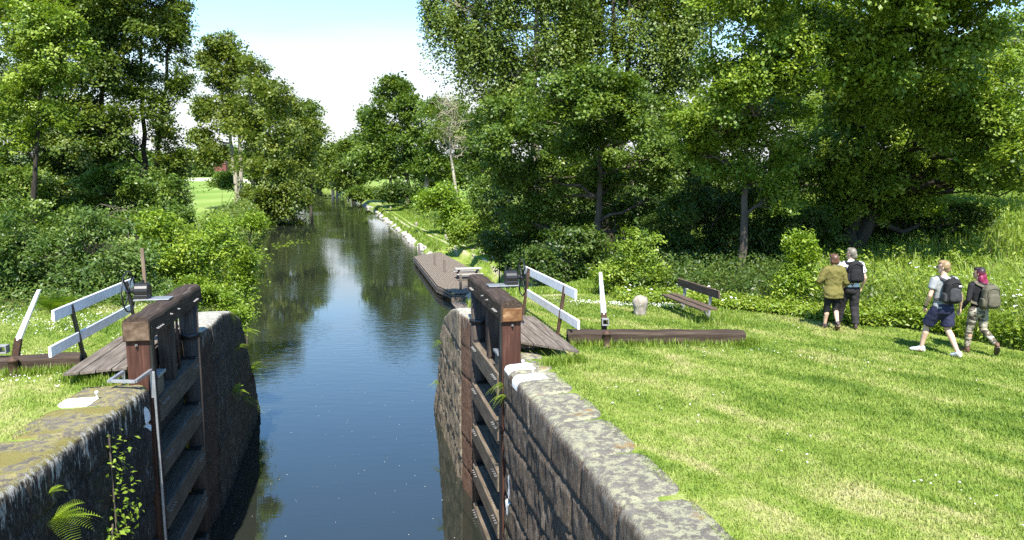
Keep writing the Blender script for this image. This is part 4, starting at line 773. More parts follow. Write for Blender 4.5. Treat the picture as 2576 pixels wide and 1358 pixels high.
shrub('dark tall bush just left of the slender oak trunk', 56, [(1235, 520, 36, 60), (1260, 580, 40, 46), (1210, 480, 30, 40), (1250, 460, 24, 40)], 'oak', .23, 5, 70, RS)
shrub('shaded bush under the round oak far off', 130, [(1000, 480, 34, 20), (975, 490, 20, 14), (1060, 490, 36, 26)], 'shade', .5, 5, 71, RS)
shrub('low bush at the distant towpath bend', 185, [(930, 488, 30, 14), (900, 486, 16, 10)], 'oak', .7, 5, 72, RS)
shrub('dark bush hanging over the far left waterline', 125, [(715, 520, 34, 22), (745, 505, 26, 20), (760, 490, 18, 18)], 'alder', .5, 5, 73, LS)
# ---------------------------------------------------------------- fern clumps and creepers on the stones
def fern(loc, nrm, n, L, label, seed, mat='elder', droop=.5, name='fern', grass=False):
    rng = np.random.default_rng(seed); P, Nv, S, Tn = [], [], [], []; V = []; nrm = np.array(nrm, float)
    for i in range(n):
        lat = np.cross(nrm, [0, 0, 1.0]); d = nrm * rng.uniform(.3, .9) + lat * rng.normal() * .75 + np.array([0, 0, rng.uniform(-.1, 1.0)]); d /= np.linalg.norm(d); l = L * rng.uniform(.6, 1.1)
        side = np.cross(d, [0, 0, 1]); side /= np.linalg.norm(side) + 1e-6; up = np.cross(side, d); prev = None; K = 18
        for k in range(K):
            f = (k + .5) / K; p = d * l * f + np.array([0, 0, -droop * l * f * f]); wd = l * .22 * math.sin(math.pi * min(1, f * .92 + .1)) * (.08 if grass else 1) + .004; sl = l / K * (1.3 if grass else .42)
            for sg in (-1, 1):
                a = p; b_ = p + side * wd * sg + d * wd * .35; V += [a - d * sl * .5, b_ - d * sl * .12, b_ + d * sl * .25, a + d * sl * .5]; Tn.append(rng.normal(.6, .15))
    o = npmesh(name, np.array(V), np.arange(len(V)).reshape(-1, 4), LM[mat], None, np.clip(Tn, 0, 1)); o.location = loc; tag(o, label, 'plant', 'plants on the lock walls'); return o
rn = np.array(LW(-1, 0)); ln = np.array(LW(1, 0))
fern(LW(-3.62, 9.55, -.75), ln, 14, .55, 'largest fern low on the left wall face', 1)
fern(LW(-3.62, 9.5, -.38), ln, 6, .22, 'small leafy tuft above the largest fern', 2)
fern(LW(-3.05, 22.3, -1.2), ln, 12, .65, 'bright fern near the slope of the left wing wall', 3)
fern(LW(-3.05, 20.6, -1.3), ln, 9, .5, 'darker fern lower on the left wing wall', 4)
fern(LW(-3.05, 20.3, -.2), ln, 9, .5, 'trailing green plant at the top of the left wing wall', 5, droop=1)
fern(LW(-3.0, 19.6, -2.2), ln, 12, .5, 'small fern halfway up the left wing wall', 12)
fern(LW(-3.0, 23.2, -2.6), ln, 14, .6, 'fern close to the waterline of the left wing wall', 13)
fern(LW(-3.05, 21.5, -3.0), ln, 14, .7, 'grass tuft hanging low on the left wing wall', 6, 'grass', .9, 'grass_tuft', True)
fern(LW(2.68, 21.3, -1.6), rn, 9, .38, 'bright fern on the tan right wing wall', 7)
fern(LW(2.68, 22.2, -3.1), rn, 8, .38, 'yellowish tuft low on the right wing wall', 8, 'grass', .7)
fern(LW(2.7, 12.35, -.5), rn, 22, .34, 'grass tuft growing from a joint at the right gate recess', 9, 'grass', .8, 'grass_tuft', True)
fern(LW(2.74, 12.75, -.42), rn, 20, .36, 'dry straw tuft hanging beside the right mitre post', 10, 'grass', .9, 'grass_tuft', True)
def creeper(path, label, seed, L, n):
    rng = np.random.default_rng(seed); root = tag(empty('creeper', path[0]), label, 'plant', 'plants on the lock walls'); loc = np.array(path[0]); m = MB(); m.tube([Vector(p) - Vector(path[0]) for p in path], .012, 5); m.build('stem', M['bark'], root)
    pa = np.array([tuple(p) for p in path]); f = rng.uniform(0, len(pa) - 1.001, n); k = f.astype(int); q = pa[k] + (pa[k + 1] - pa[k]) * (f - k)[:, None]
    q = q + rng.normal(size=(n, 3)) * np.array([.12, .12, .07]) + ln * .10; Nv = np.array([0, 0, .8]) + ln * .5 + rng.normal(size=(n, 3)) * .4; Nv /= np.linalg.norm(Nv, axis=1)[:, None]
    leaves('foliage', q - loc, Nv, L * rng.uniform(.6, 1.3, n), rng.normal(.6, .18, n), LM['elder'], root, .5, rng)
creeper([LW(-3.4, 11.1, -.25), LW(-3.42, 11.15, -.8), LW(-3.4, 11.1, -1.3), LW(-3.38, 11.05, -1.75)], 'long leafy creeper trailing down the left wall beside the ladder', 3, .085, 150)
creeper([LW(-3.38, 10.9, -1.5), LW(-3.4, 10.75, -2.0), LW(-3.4, 10.55, -2.4)], 'lower bushy creeper on the left wall', 4, .10, 190)
# ---------------------------------------------------------------- lawn blades
def blades(name, X, Y, H, Wd, tint, mat, rng, lean=.5, seg2=False, parent=None):
    n = len(X); a, s = WL(X, Y); Z = terr(a, s); P = np.stack([X, Y, Z], -1); an = rng.uniform(0, 2 * np.pi, n); dv = np.stack([np.cos(an), np.sin(an), 0 * an], -1); wv = np.stack([-np.sin(an), np.cos(an), 0 * an], -1) * (Wd / 2)[:, None]
    ld = dv * (rng.uniform(.1, 1, n) * lean * H)[:, None]; up = np.array([0, 0, 1.0]) * H[:, None]
    V = np.stack([P - wv, P + wv, P + ld * .45 + up * .6 + wv * .75, P + ld * .45 + up * .6 - wv * .75, P + ld + up, P + ld * .97 + up * .985], 1) if seg2 else np.stack([P - wv, P + wv, P + ld + up * .98 + wv * .25, P + ld + up - wv * .25], 1)
    if seg2:
        V = V.reshape(-1, 3); o = np.arange(n)[:, None] * 6; Fq = np.concatenate([o + [0, 1, 2, 3], o + [3, 2, 4, 5]], 1).reshape(-1, 4); return npmesh(name, V, Fq, mat, parent, np.repeat(np.clip(tint, 0, 1), 2))
    return npmesh(name, V.reshape(-1, 3), np.arange(n * 4).reshape(-1, 4), mat, parent, np.clip(tint, 0, 1))
ml, t, b = newmat('lawn_blade')
f_, v_ = lawn_nodes(t); a_ = nd(t, 'ShaderNodeAttribute', attribute_name='tint'); c_ = ramp(t, f_, LAWN)
c_ = mixc(t, 1.0, c_, ramp(t, a_.outputs['Fac'], [(0, (.62, .66, .55)), (.5, (1, 1, 1)), (1, (1.5, 1.4, 1.35))]), 'MULTIPLY')
t.links.new(c_, b.inputs['Base Color']); b.inputs['Roughness'].default_value = .55; b.inputs['Specular IOR Level'].default_value = .25
tr = nd(t, 'ShaderNodeBsdfTranslucent'); t.links.new(c_, tr.inputs['Color']); mx_ = nd(t, 'ShaderNodeMixShader'); mx_.inputs[0].default_value = .3
t.links.new(b.outputs[0], mx_.inputs[1]); t.links.new(tr.outputs[0], mx_.inputs[2]); t.links.new(mx_.outputs[0], t.nodes['Material Output'].inputs['Surface'])
rng = np.random.default_rng(8)
def lawn_pts(n, side):
    """sample lawn positions, denser near the camera"""
    X = rng.uniform(0.0, 15.5, n * 2) if side > 0 else rng.uniform(-14.5, -5, n * 2); Y = 4.5 + 16 * rng.uniform(0, 1, n * 2) ** 1.35
    a, s = WL(X, Y)
    if side > 0: ok = (a > 3.34 + .12 * vnoise(s * 1.7, 1.0) + .12 * np.exp(-((s % 1.28 - .64) / .3) ** 2)) & (a < np.interp(s, [8, 11, 14, 17.8, 25], [15, 12.8, 11.8, 8.6, 9.6])) & (s < 20)
    else: ok = (a < -3.85 - np.maximum(0, 12.6 - s) * .128 - .5 * vnoise(s * 1.3, 4.0)) & (s < 21.5)
    ok &= ~((a > 2.5) & (a < 4.15) & (s > 12.75) & (s < 17)); ok &= ~((a < -2.5) & (a > -4.4) & (s > 12.85) & (s < 17))
    X, Y = X[ok][:n], Y[ok][:n]; return X, Y
gs = tag(empty('lawn_grass', (0, 0, 0)), kind='stuff')
bpy.data.objects.remove(gs)
for side, n in ((1, 330000), (-1, 130000)):
    X, Y = lawn_pts(n, side); m_ = len(X); tall = vnoise(X * 1.1, Y * 1.1) ; H = rng.uniform(.022, .05, m_) * (.8 + .5 * tall); o = blades('lawn_grass', X, Y, H, .0045 + .0006 * Y + rng.uniform(0, .003, m_), rng.normal(.5, .2, m_), ml, rng, 1.1); tag(o, kind='stuff')
# taller unmown tufts along edges
def edge_pts(n, poly, w_, rng):
    poly = np.array(poly); f = rng.uniform(0, len(poly) - 1.001, n); k = f.astype(int); q = poly[k] + (poly[k + 1] - poly[k]) * (f - k)[:, None]; return q[:, 0] + rng.normal(0, w_, n), q[:, 1] + rng.normal(0, w_, n)
TP = [(1.1, 14.35), (4.7, 14.35), (4.9, 14.6)]; X1, Y1 = edge_pts(3000, TP, .07, rng)
X2_, Y2_ = edge_pts(2500, [tuple(LW(-4.6, 13.85))[:2], tuple(LW(-8.3, 13.85))[:2]], .07, rng); X3, Y3 = edge_pts(1500, [(4.4, 16.6), (4.9, 16.9), (4.7, 18.5)], .3, rng); X4, Y4 = edge_pts(1500, [tuple(LW(3.45, 12.4))[:2], tuple(LW(4.2, 12.6))[:2]], .08, rng); X5, Y5 = edge_pts(1200, [tuple(LW(-3.9, 12.9))[:2], tuple(LW(-4.7, 13.4))[:2]], .1, rng)
X, Y = np.concatenate([X1, X2_, X3, X4, X5]), np.concatenate([Y1, Y2_, Y3, Y4, Y5]); n = len(X)
tag(blades('grass_tufts', X, Y, rng.uniform(.05, .2, n), rng.uniform(.008, .016, n), rng.normal(.4, .2, n), LM['grass'], rng, .7, True), kind='stuff')
# towpath verge and bank grass beyond the lock
n = 90000; s_ = 20 + 130 * rng.uniform(0, 1, n) ** 1.5; a_ = Redge(s_) + .8 + rng.uniform(0, 1, n) ** 1.1 * 6.5; dt = np.abs(a_ - path_a(s_)); ok = (a_ > 3.4) & ((np.abs(dt - .45) > .24) | (s_ < 40)) & ~((np.abs(a_ - 8.1) < 1.4) & (np.abs(s_ - 42) < 6.2)) & ~((a_ < 10) & (s_ > 43) & (s_ < 67.5) & (a_ > 5.4))
s_, a_ = s_[ok], a_[ok]; n = len(s_); kk = a_ - Redge(s_); h = rng.uniform(.05, .14, n) + np.where(kk < 1.6, rng.uniform(0, .45, n) * (vnoise(s_ * .5, 1.0) > .45), 0) + np.where(a_ > path_a(s_) + 2.2, rng.uniform(.05, .45, n), 0)
X, Y = a_ * CP - s_ * SP, a_ * SP + s_ * CP; tag(blades('bank_grass', X, Y, h, .012 + .0009 * s_, rng.normal(.38, .2, n), LM['grass'], rng, .6, True), kind='stuff')
# ---------------------------------------------------------------- tall herbs: nettles, long grass and cow parsley at the lawn edge
BORDER = [(3.0, 19.6), (3.3, 18.9), (4.3, 19.3), (5.4, 18.5), (6.95, 17.5), (7.7, 16.5), (8.9, 16.2), (9.5, 15.1), (10.0, 14.0), (11.4, 11.8), (14, 9)]
bx_, by_ = np.array(BORDER).T
def herb_pts(n, depth, rng, x0=3.0, x1=14.0):
    X = rng.uniform(x0, x1, n * 3); Y = np.interp(X, bx_, by_) + rng.uniform(0, 1, n * 3) ** 1.4 * depth; return X[:n], Y[:n]
def herbs(name, X, Y, h, leaf, per, mat, rng, asp=.38, spread=.12):
    a, s = WL(X, Y); Z = terr(a, s); n = len(X); rep = np.repeat(np.arange(n), per); f = rng.uniform(.12, 1, n * per) ** .8
    P = np.stack([X, Y, Z], -1)[rep] + np.stack([rng.normal(size=n * per) * spread, rng.normal(size=n * per) * spread, f * h[rep]], -1); Nv = rng.normal(size=(n * per, 3)) * .5 + np.array([0, -.15, .8]); Nv /= np.linalg.norm(Nv, axis=1)[:, None]
    o = leaves(name, P, Nv, leaf * rng.uniform(.6, 1.4, n * per), rng.normal(.5, .2, n * per) + np.repeat(rng.normal(0, .12, n), per), LM[mat], None, asp, rng); return tag(o, kind='stuff')
hh = lambda X, Y: np.clip(.20 + .16 * (Y - np.interp(X, bx_, by_)) + .16 * np.maximum(0, X - 7.6), .2, 1.0)
X, Y = herb_pts(1500, .9, rng, 3.0, 9.2); herbs('undergrowth', X, Y, hh(X, Y) * rng.uniform(.7, 1.15, len(X)), .105, 16, 'nettle', rng)
X, Y = herb_pts(2600, 6.0, rng, 8.6, 16.0); herbs('undergrowth', X, Y, hh(X, Y) * rng.uniform(.7, 1.2, len(X)), .10, 18, 'nettle', rng)
X, Y = herb_pts(9000, 18.0, rng, 3.4, 24.0); Y += .6; ok = (X < 11.5) & (Y > np.interp(X, bx_, by_) + .8); X, Y = X[ok], Y[ok]; herbs('undergrowth', X, Y, rng.uniform(.3, .85, len(X)), .11, 12, 'shade', rng)
X, Y = herb_pts(42000, 9.0, rng, 8.2, 19); ok = (Y < np.interp(X, bx_, by_) + 3.2) | (X > 12.5); X, Y = X[ok], Y[ok]; tag(blades('tall_grass', X, Y, hh(X, Y) * rng.uniform(.7, 1.4, len(X)), rng.uniform(.007, .015, len(X)), rng.normal(.5, .22, len(X)), LM['grass'], rng, .7, True), kind='stuff')
n = 90000; X = rng.uniform(9, 46, n); Y = rng.uniform(20, 70, n); a, s = WL(X, Y); ok = a > 15 + 4 * vnoise(X * .3, Y * .3); X, Y = X[ok], Y[ok]; n = len(X); tag(blades('meadow_grass', X, Y, rng.uniform(.3, .7, n), rng.uniform(.02, .05, n), rng.normal(.45, .2, n), LM['grass'], rng, .6, True), kind='stuff')
n = 1500; X = rng.uniform(11, 26, n); Y = rng.uniform(17, 42, n); a, s = WL(X, Y); ok = a > 16; herbs('undergrowth', X[ok], Y[ok], rng.uniform(.4, 1.0, ok.sum()), .13, 16, 'nettle', rng)
mfl = plain('white_petals', (.75, .75, .70), .7, .2)
def flowers(name, X, Y, Zoff, sz, rng, k=3, up=.9):
    a, s = WL(X, Y); Z = terr(a, s) + Zoff; n = len(X); rep = np.repeat(np.arange(n), k); P = np.stack([X, Y, Z], -1)[rep] + rng.normal(size=(n * k, 3)) * np.array([.5, .5, .2]) * np.repeat(sz, k)[:, None]; Nv = rng.normal(size=(n * k, 3)) * .3 + np.array([0, -.2, up]); Nv /= np.linalg.norm(Nv, axis=1)[:, None]
    return tag(leaves(name, P, Nv, np.repeat(sz, k), np.full(n * k, .5), mfl, None, .9, rng), kind='stuff')
X, Y = herb_pts(200, 6.0, rng, 10.0, 16); flowers('cow_parsley', X, Y, hh(X, Y) * rng.uniform(.8, 1.15, len(X)), rng.uniform(.02, .05, len(X)), rng, 8)
X, Y = herb_pts(30, 1.2, rng, 3.0, 6); flowers('cow_parsley', X, Y, hh(X, Y) * 1.0, rng.uniform(.02, .045, len(X)), rng, 8)
n = 2600; X = rng.uniform(-14, -6.6, n); Y = rng.uniform(11.5, 21, n); a, s = WL(X, Y); ok = (vnoise(X * .9, Y * .9) > .42) & (a < -4.6) & (s < 21); flowers('clover_flowers', X[ok], Y[ok], .045, rng.uniform(.014, .03, ok.sum()), rng, 2)
n = 900; X = rng.uniform(1.5, 11, n); Y = rng.uniform(6, 18.5, n); a, s = WL(X, Y); ok = (vnoise(X * .8 + 3, Y * .8) > .66) & (a > 3.7) & (a < 10.5); flowers('clover_flowers', X[ok], Y[ok], .04, rng.uniform(.012, .024, ok.sum()), rng, 2)
X, Y = edge_pts(320, [(1.6, 19.2), (3.1, 18.75), (4.2, 18.6)], .16, rng); flowers('clover_flowers', X, Y, .08, rng.uniform(.015, .03, len(X)), rng, 2)
# brushy waterline on both banks
n = 3000; s_ = 42 + 170 * rng.uniform(0, 1, n) ** 1.4; a_ = Ledge(s_) - .3 - rng.uniform(0, 1, n) ** 1.5 * 5; X, Y = a_ * CP - s_ * SP, a_ * SP + s_ * CP; dd = np.clip((Y - 60) / 60, 0, 1)
for lo, hi, lf in ((0, 75, .24), (75, 120, .38), (120, 400, .62)):
    ok = (Y >= lo) & (Y < hi); herbs('undergrowth', X[ok], Y[ok], rng.uniform(.8, 2.8, ok.sum()), lf, 16, 'alder', rng, .6, .35)
n = 1500; s_ = 46 + 150 * rng.uniform(0, 1, n) ** 1.4; a_ = path_a(s_) + 3.2 + rng.uniform(0, 1, n) ** 1.2 * 9; X, Y = a_ * CP - s_ * SP, a_ * SP + s_ * CP
for lo, hi, lf in ((0, 75, .22), (75, 400, .4)):
    ok = (Y >= lo) & (Y < hi); herbs('undergrowth', X[ok], Y[ok], rng.uniform(.4, 1.6, ok.sum()), lf, 16, 'oak', rng, .55, .3)
# left: ferns at the lawn edge, low herbs under the bushes
n = 1000; X = rng.uniform(-16, -6.6, n); Y = rng.uniform(17.2, 24, n); a, s = WL(X, Y); ok = (a < -4.0) & (s > 20.2); herbs('undergrowth', X[ok], Y[ok], rng.uniform(.2, .6, ok.sum()), .11, 16, 'willow', rng)
fa_ = at(110, 790, 16.8)
for i, (x, y, lb) in enumerate(((95, 800, 'large lady fern at the left lawn edge below the willow bush'), (150, 795, 'second lady fern beside the largest one on the left lawn edge'), (230, 770, 'small fern in the shade at the left lawn edge'))):
    q = gp(x, y); o = fern((q.x, q.y + .6, .02), (0, -.4, .6), 26, [.95, .8, .6][i], lb, 40 + i); o['group'] = 'ferns at the lawn edge'
# petals and lily pads on the water
n = 170; s_ = 8 + 26 * rng.uniform(0, 1, n) ** 1.2; a_ = rng.uniform(-2.9, 2.6, n); P = np.stack([a_ * CP - s_ * SP, a_ * SP + s_ * CP, np.full(n, WATER + .006)], -1); Nv = np.tile([0, 0, 1.0], (n, 1))
tag(leaves('floating_petals', P, Nv, rng.uniform(.012, .032, n), np.full(n, .5), mfl, None, .7, rng), kind='stuff')
n = 60; c = LW(-6.2, 84); P = np.stack([c.x + rng.normal(0, .9, n), c.y + rng.normal(0, 3.0, n), np.full(n, WATER + .006)], -1); tag(leaves('lily_pads', P, np.tile([0, 0, 1.0], (n, 1)), rng.uniform(.2, .38, n), rng.normal(.6, .2, n), LM['nettle'], None, .9, rng), kind='stuff')
# ---------------------------------------------------------------- far country
def farwood(name, pts, hgt, leaf, mat, seed, n):
    rng = np.random.default_rng(seed); P = []; pts = np.array(pts, float); f = rng.uniform(0, len(pts) - 1.001, n); k = f.astype(int); q = pts[k] + (pts[k + 1] - pts[k]) * (f - k)[:, None]; lobes = []
    for (X, Y, z) in q: h = hgt * rng.uniform(.6, 1.2); lobes.append(((X + rng.normal() * h, Y + rng.normal() * h, z + h * .5), (h * .55, h * .55, h * .55)))
    P, Nv, T, _ = clumps(lobes, leaf, rng, 3.2, gap=.2, per=20); return tag(leaves(name, P, Nv, leaf * rng.uniform(.7, 1.3, len(P)), T, LM[mat], None, .8, rng), kind='stuff')
farwood('far_wood', [(-520, 800, -3), (-330, 830, -3), (-250, 840, -3)], 14, 2.6, 'willow', 1, 34)
farwood('far_wood', [(-800, 1180, 8), (-420, 1250, 18), (-250, 1300, 24)], 22, 4.5, 'oak', 2, 60)
farwood('far_wood', [(-200, 620, -3), (-60, 520, -3), (40, 460, -3), (120, 430, -3), (330, 420, -3)], 15, 2.0, 'oak', 3, 60)
hv = []; 
hx = np.linspace(-1500, 200, 60); hy = np.linspace(950, 2000, 20); HX, HY = np.meshgrid(hx, hy); HZ = -5 + 48 * sms(950, 1500, HY) * (.6 + .6 * fbm(HX / 400, HY / 400, 1.0, 3)) * sms(200, -200, HX)
i0 = (np.arange(19)[:, None] * 60 + np.arange(59)[None]).ravel(); mh, t, b = newmat('wooded_hill'); t.links.new(ramp(t, noise(t, coords(t, 'World'), .03, 5, .7), [(.35, (.05, .085, .03)), (.65, (.12, .16, .06))]), b.inputs['Base Color']); b.inputs['Roughness'].default_value = 1
tag(npmesh('hills', np.stack([HX, HY, HZ], -1).reshape(-1, 3), np.stack([i0, i0 + 1, i0 + 61, i0 + 60], -1), mh, smooth=True), kind='structure')
hs = at(556, 404, 700); hz = tz(hs.x, hs.y); hr = tag(empty('farmhouse', (hs.x, hs.y, 6)), 'tiny red farmhouse beyond the hay meadow on the left', 'house'); m = MB(); m.box((0, 0, 1), (11, 7, 7)); m.build('wall', plain('falu_red', (.12, .04, .03), .8), hr)
m = MB(); m.add([(-6, -4.2, 4.3), (6, -4.2, 4.3), (6, 0, 7), (-6, 0, 7), (-6, 4.2, 4.3), (6, 4.2, 4.3)], [(0, 1, 2, 3), (3, 2, 5, 4), (0, 3, 4), (1, 5, 2), (0, 4, 5, 1)]); m.build('roof', plain('clay_roof', (.13, .075, .055), .8), hr)
# ---------------------------------------------------------------- people
SKIN = plain('skin', (.56, .36, .26), .5, .35, 0, .06, 6, .05); SKIN2 = plain('tanned_skin', (.46, .27, .18), .5, .35, 0, .06, 6, .05)
def cloth(name, c, var=.14): return smat(name, [(.3, tuple(x * (1 - var) for x in c)), (.7, tuple(min(1, x * (1 + var)) for x in c))], 10, rough=.85, spec=.15, bstr=.25, bscale=40, bdist=.004)
WR = bpy.data.textures.new('wrinkles', 'CLOUDS'); WR.noise_scale = .09; WR.noise_depth = 2
def soft(o, vox, sm=4, disp=0.0):
    r = o.modifiers.new('remesh', 'REMESH'); r.mode = 'VOXEL'; r.voxel_size = vox; r.use_smooth_shade = True
    s_ = o.modifiers.new('smooth', 'SMOOTH'); s_.iterations = sm; s_.factor = .5
    if disp: d = o.modifiers.new('wrinkle', 'DISPLACE'); d.texture = WR; d.strength = disp; d.mid_level = .5; d.texture_coords = 'LOCAL'
    return o
TOR = [(.80, .150, .115, 0), (.88, .170, .128, -.012), (.95, .168, .120, -.012), (1.02, .152, .105, 0), (1.10, .146, .10, .005), (1.20, .155, .108, .005), (1.30, .170, .115, 0), (1.38, .178, .112, -.008), (1.43, .165, .098, -.01), (1.465, .12, .08, -.008), (1.49, .075, .068, 0)]
def trs(z0, z1, e, wx=1.0, lean=0.0, hem=0.0):
    zs = np.linspace(z0, z1, 14); T_ = np.array(TOR); rs = []
    for z in zs:
        rx, ry, cy = (np.interp(z, T_[:, 0], T_[:, k]) for k in (1, 2, 3)); k = max(0, (1.0 - z)) * hem
        rs.append(((0, cy + lean * (z - .9), z), ((rx + e + k) * wx, 0, 0), (0, ry + e + k, 0)))
    return rs
def lp(a, b, f): return Vector(a).lerp(Vector(b), f)
def limb(m, pts, rad, n=12, el=1.0): m.tube(pts, rad, n, True, el)
def hand(m, w_, d, side, curl, nrm):
    """palm and five bent fingers beyond the wrist; d = arm direction, nrm = direction the palm faces"""
    w_, d, nrm = Vector(w_), Vector(d).normalized(), Vector(nrm); nrm = (nrm - d * nrm.dot(d)).normalized(); ac = d.cross(nrm) * side
    m.rings([(w_ + d * t_, ac * a, nrm * b_) for t_, a, b_ in ((-.02, .024, .019), (.02, .034, .017), (.06, .042, .016), (.09, .042, .014))], 10)
    for k, (o_, l) in enumerate(((-.031, .068), (-.010, .078), (.011, .073), (.031, .056))):
        p = w_ + d * .085 + ac * o_; q = p + d * l * .45 + nrm * l * .12 * curl; r = q + d * l * .32 + nrm * l * .28 * curl; e = r + d * l * .15 + nrm * l * .28 * curl; m.tube([p, q, r, e], [.0098, .0094, .0086, .007], 8)
    p = w_ + d * .03 - ac * .034; q = p + d * .03 - ac * .022 + nrm * .012; m.tube([p, q, q + d * .032 + nrm * .014 - ac * .004], [.013, .011, .008], 8)
def person(loc, head, H, label, J, sk, build):
    """J: joints in the body frame (x right, y forward, z up) for a 1.8 m figure; build adds clothes, returns nothing"""
    r = tag(empty('person', loc, head), label, 'person', 'people walking over the lawn'); k = H / 1.8; r.scale = (k, k, k)
    m = MB(); f_ = J.get('fem', 0); sh = .188 - .022 * f_; ln_ = J.get('lean', .04)
    m.rings(trs(.80, 1.49, -.006, 1 - .06 * f_, ln_), 18)
    hc = Vector((0, ln_ * .75 + .018, 1.655)); nk = Vector((0, ln_ * .58, 1.45))
    m.tube([nk, lp(nk, hc, .45), lp(nk, hc, .75)], [.066, .054, .056], 14)
    ya = J.get('yaw', 0); RZ = Matrix.Rotation(ya, 3, 'Z')
    def hd(x, y, z): return hc + RZ @ Vector((x, y, z))
    m.rings([(hd(0, y, z), RZ @ Vector((rx, 0, 0)), RZ @ Vector((0, ry, 0))) for z, rx, ry, y in ((-.115, .028, .03, .05), (-.10, .046, .052, .04), (-.06, .062, .078, .018), (-.02, .071, .09, .006), (.03, .076, .097, 0), (.07, .072, .093, -.004), (.105, .055, .07, -.006), (.128, .025, .03, -.006))], 18)
    m.ell(hd(0, .105, -.022), (.014, .02, .026), 8, 6); m.ell(hd(0, .088, -.068), (.024, .012, .009), 8, 6); m.ell(hd(0, .082, -.105), (.022, .018, .018), 8, 6)
    for s_ in (-1, 1): m.ell(hd(.079 * s_, -.005, -.012), (.010, .022, .032), 8, 6); m.ell(hd(.03 * s_, .085, .012), (.017, .012, .011), 8, 6)
    for s_, n_ in ((-1, 'l'), (1, 'r')):
        S = Vector((sh * s_, ln_ * .5 - .005, 1.415)); E, W_ = Vector(J[n_ + 'e']), Vector(J[n_ + 'w'])
        limb(m, [S + Vector((-.05 * s_, 0, .01)), S, lp(S, E, .35), lp(S, E, .8), E, lp(E, W_, .25), lp(E, W_, .7), W_], [.05, .056, .049, .041, .039, .041, .032, .025]); hand(m, W_, W_ - E, s_, J.get('curl', .8), Vector((-s_, .25, 0)))
        Hp = Vector((.088 * s_, -.005, .90)); K, A = Vector(J[n_ + 'k']), Vector(J[n_ + 'a'])
        limb(m, [Hp + Vector((0, 0, .04)), Hp, lp(Hp, K, .3), lp(Hp, K, .75), K, lp(K, A, .28) + Vector((0, -.014, 0)), lp(K, A, .6), lp(K, A, .92), A], [.085, .092, .084, .064, .056, .060, .047, .036, .036])
        fd = Vector(J[n_ + 'f']); m.tube([A + Vector((0, -.03, -.02)), A + fd * .3 + Vector((0, 0, -.04)), A + fd + Vector((0, 0, -.055))], [.04, .038, .026], 10)
    soft(m.build('body', sk, r), .0085, 3); b = dict(r=r, J=J, hd=hd, sh=sh, ln=ln_, hc=hc, RZ=RZ, f=f_); build(b); return r
def jacket(b, z0, e, sleeve, mat, name, wx=1.0, hem=0.0, disp=.02, sl=.02, collar=False):
    m = MB(); m.rings(trs(z0, 1.485, e, wx * (1 - .06 * b['f']), b['ln'], hem), 20); J = b['J']
    for s_, n_ in ((-1, 'l'), (1, 'r')):
        S = Vector((b['sh'] * s_, b['ln'] * .5 - .005, 1.42)); E, W_ = Vector(J[n_ + 'e']), Vector(J[n_ + 'w']); pts = [S + Vector((-.07 * s_, 0, .01)), S, lp(S, E, .4), lp(S, E, min(1, sleeve))]; rd = [.055 + e, .062 + sl, .056 + sl, .052 + sl]
        if sleeve > 1: pts[3] = lp(S, E, .85); pts += [E, lp(E, W_, .4), lp(E, W_, sleeve - 1)]; rd = rd[:3] + [.047 + sl, .045 + sl, .042 + sl, .036 + sl]
        m.tube(pts, rd, 12)
    if collar: m.tube([(0, b['ln'] * .55, 1.45), (0, b['ln'] * .62, 1.53)], [.085, .068], 14)
    return soft(m.build(name, mat, b['r']), .011, 4, disp)
def trousers(b, mat, name, upto, e=.014, flare=0.0, disp=.018, zt=1.0):
    m = MB(); m.rings(trs(.80, zt, e, 1 - .03 * b['f'], b['ln']), 18); J = b['J']
    for s_, n_ in ((-1, 'l'), (1, 'r')):
        Hp = Vector((.088 * s_, -.005, .90)); K, A = Vector(J[n_ + 'k']), Vector(J[n_ + 'a']); pts = [Hp + Vector((0, 0, .04)), Hp, lp(Hp, K, .3), lp(Hp, K, min(.75, upto))]; rd = [.088 + e, .095 + e, .088 + e + flare * .4, .072 + e + flare]
        if upto > .76: pts.append(lp(Hp, K, min(1, upto))); rd.append(.062 + e + flare)
        if upto > 1: pts += [lp(K, A, f) for f in np.linspace(.15, upto - 1, 4)]; rd += [max(.064 - .022 * f, .04) + e + flare for f in np.linspace(.15, upto - 1, 4)]
        m.tube(pts, rd, 14)
    return soft(m.build(name, mat, b['r']), .011, 4, disp)
def shoes(b, mat, sole=None):
    for n_ in 'lr':
        A = Vector(b['J'][n_ + 'a']); fd = Vector(b['J'][n_ + 'f']); u = fd.normalized(); sd = u.cross(Vector((0, 0, 1))).normalized(); up = sd.cross(u); m = MB()
        m.rings([(A + u * t_ * fd.length - up * (.055 - h_ * .5), sd * wd, up * (h_ * .5 + .012)) for t_, wd, h_ in ((-.42, .022, .045), (-.36, .036, .085), (0, .042, .10), (.35, .044, .07), (.7, .047, .05), (1.05, .042, .04), (1.22, .02, .028))], 14)
        o = soft(m.build('shoe', mat, b['r']), .008, 2)
        if sole: q = MB(); q.rings([(A + u * t_ * fd.length - up * .098, sd * wd, u * .0 + up * .012) for t_, wd in ((-.42, .03), (0, .044), (.7, .05), (1.2, .03))], 10); q.build('sole', sole, o)
def hair(b, parts, mat, name='hair', vox=.008, disp=.012):
    m = MB()
    for c, r_ in parts:
        m.ell(b['hd'](*c), r_, 16, 10)
    return soft(m.build(name, mat, b['r']), vox, 2, disp)
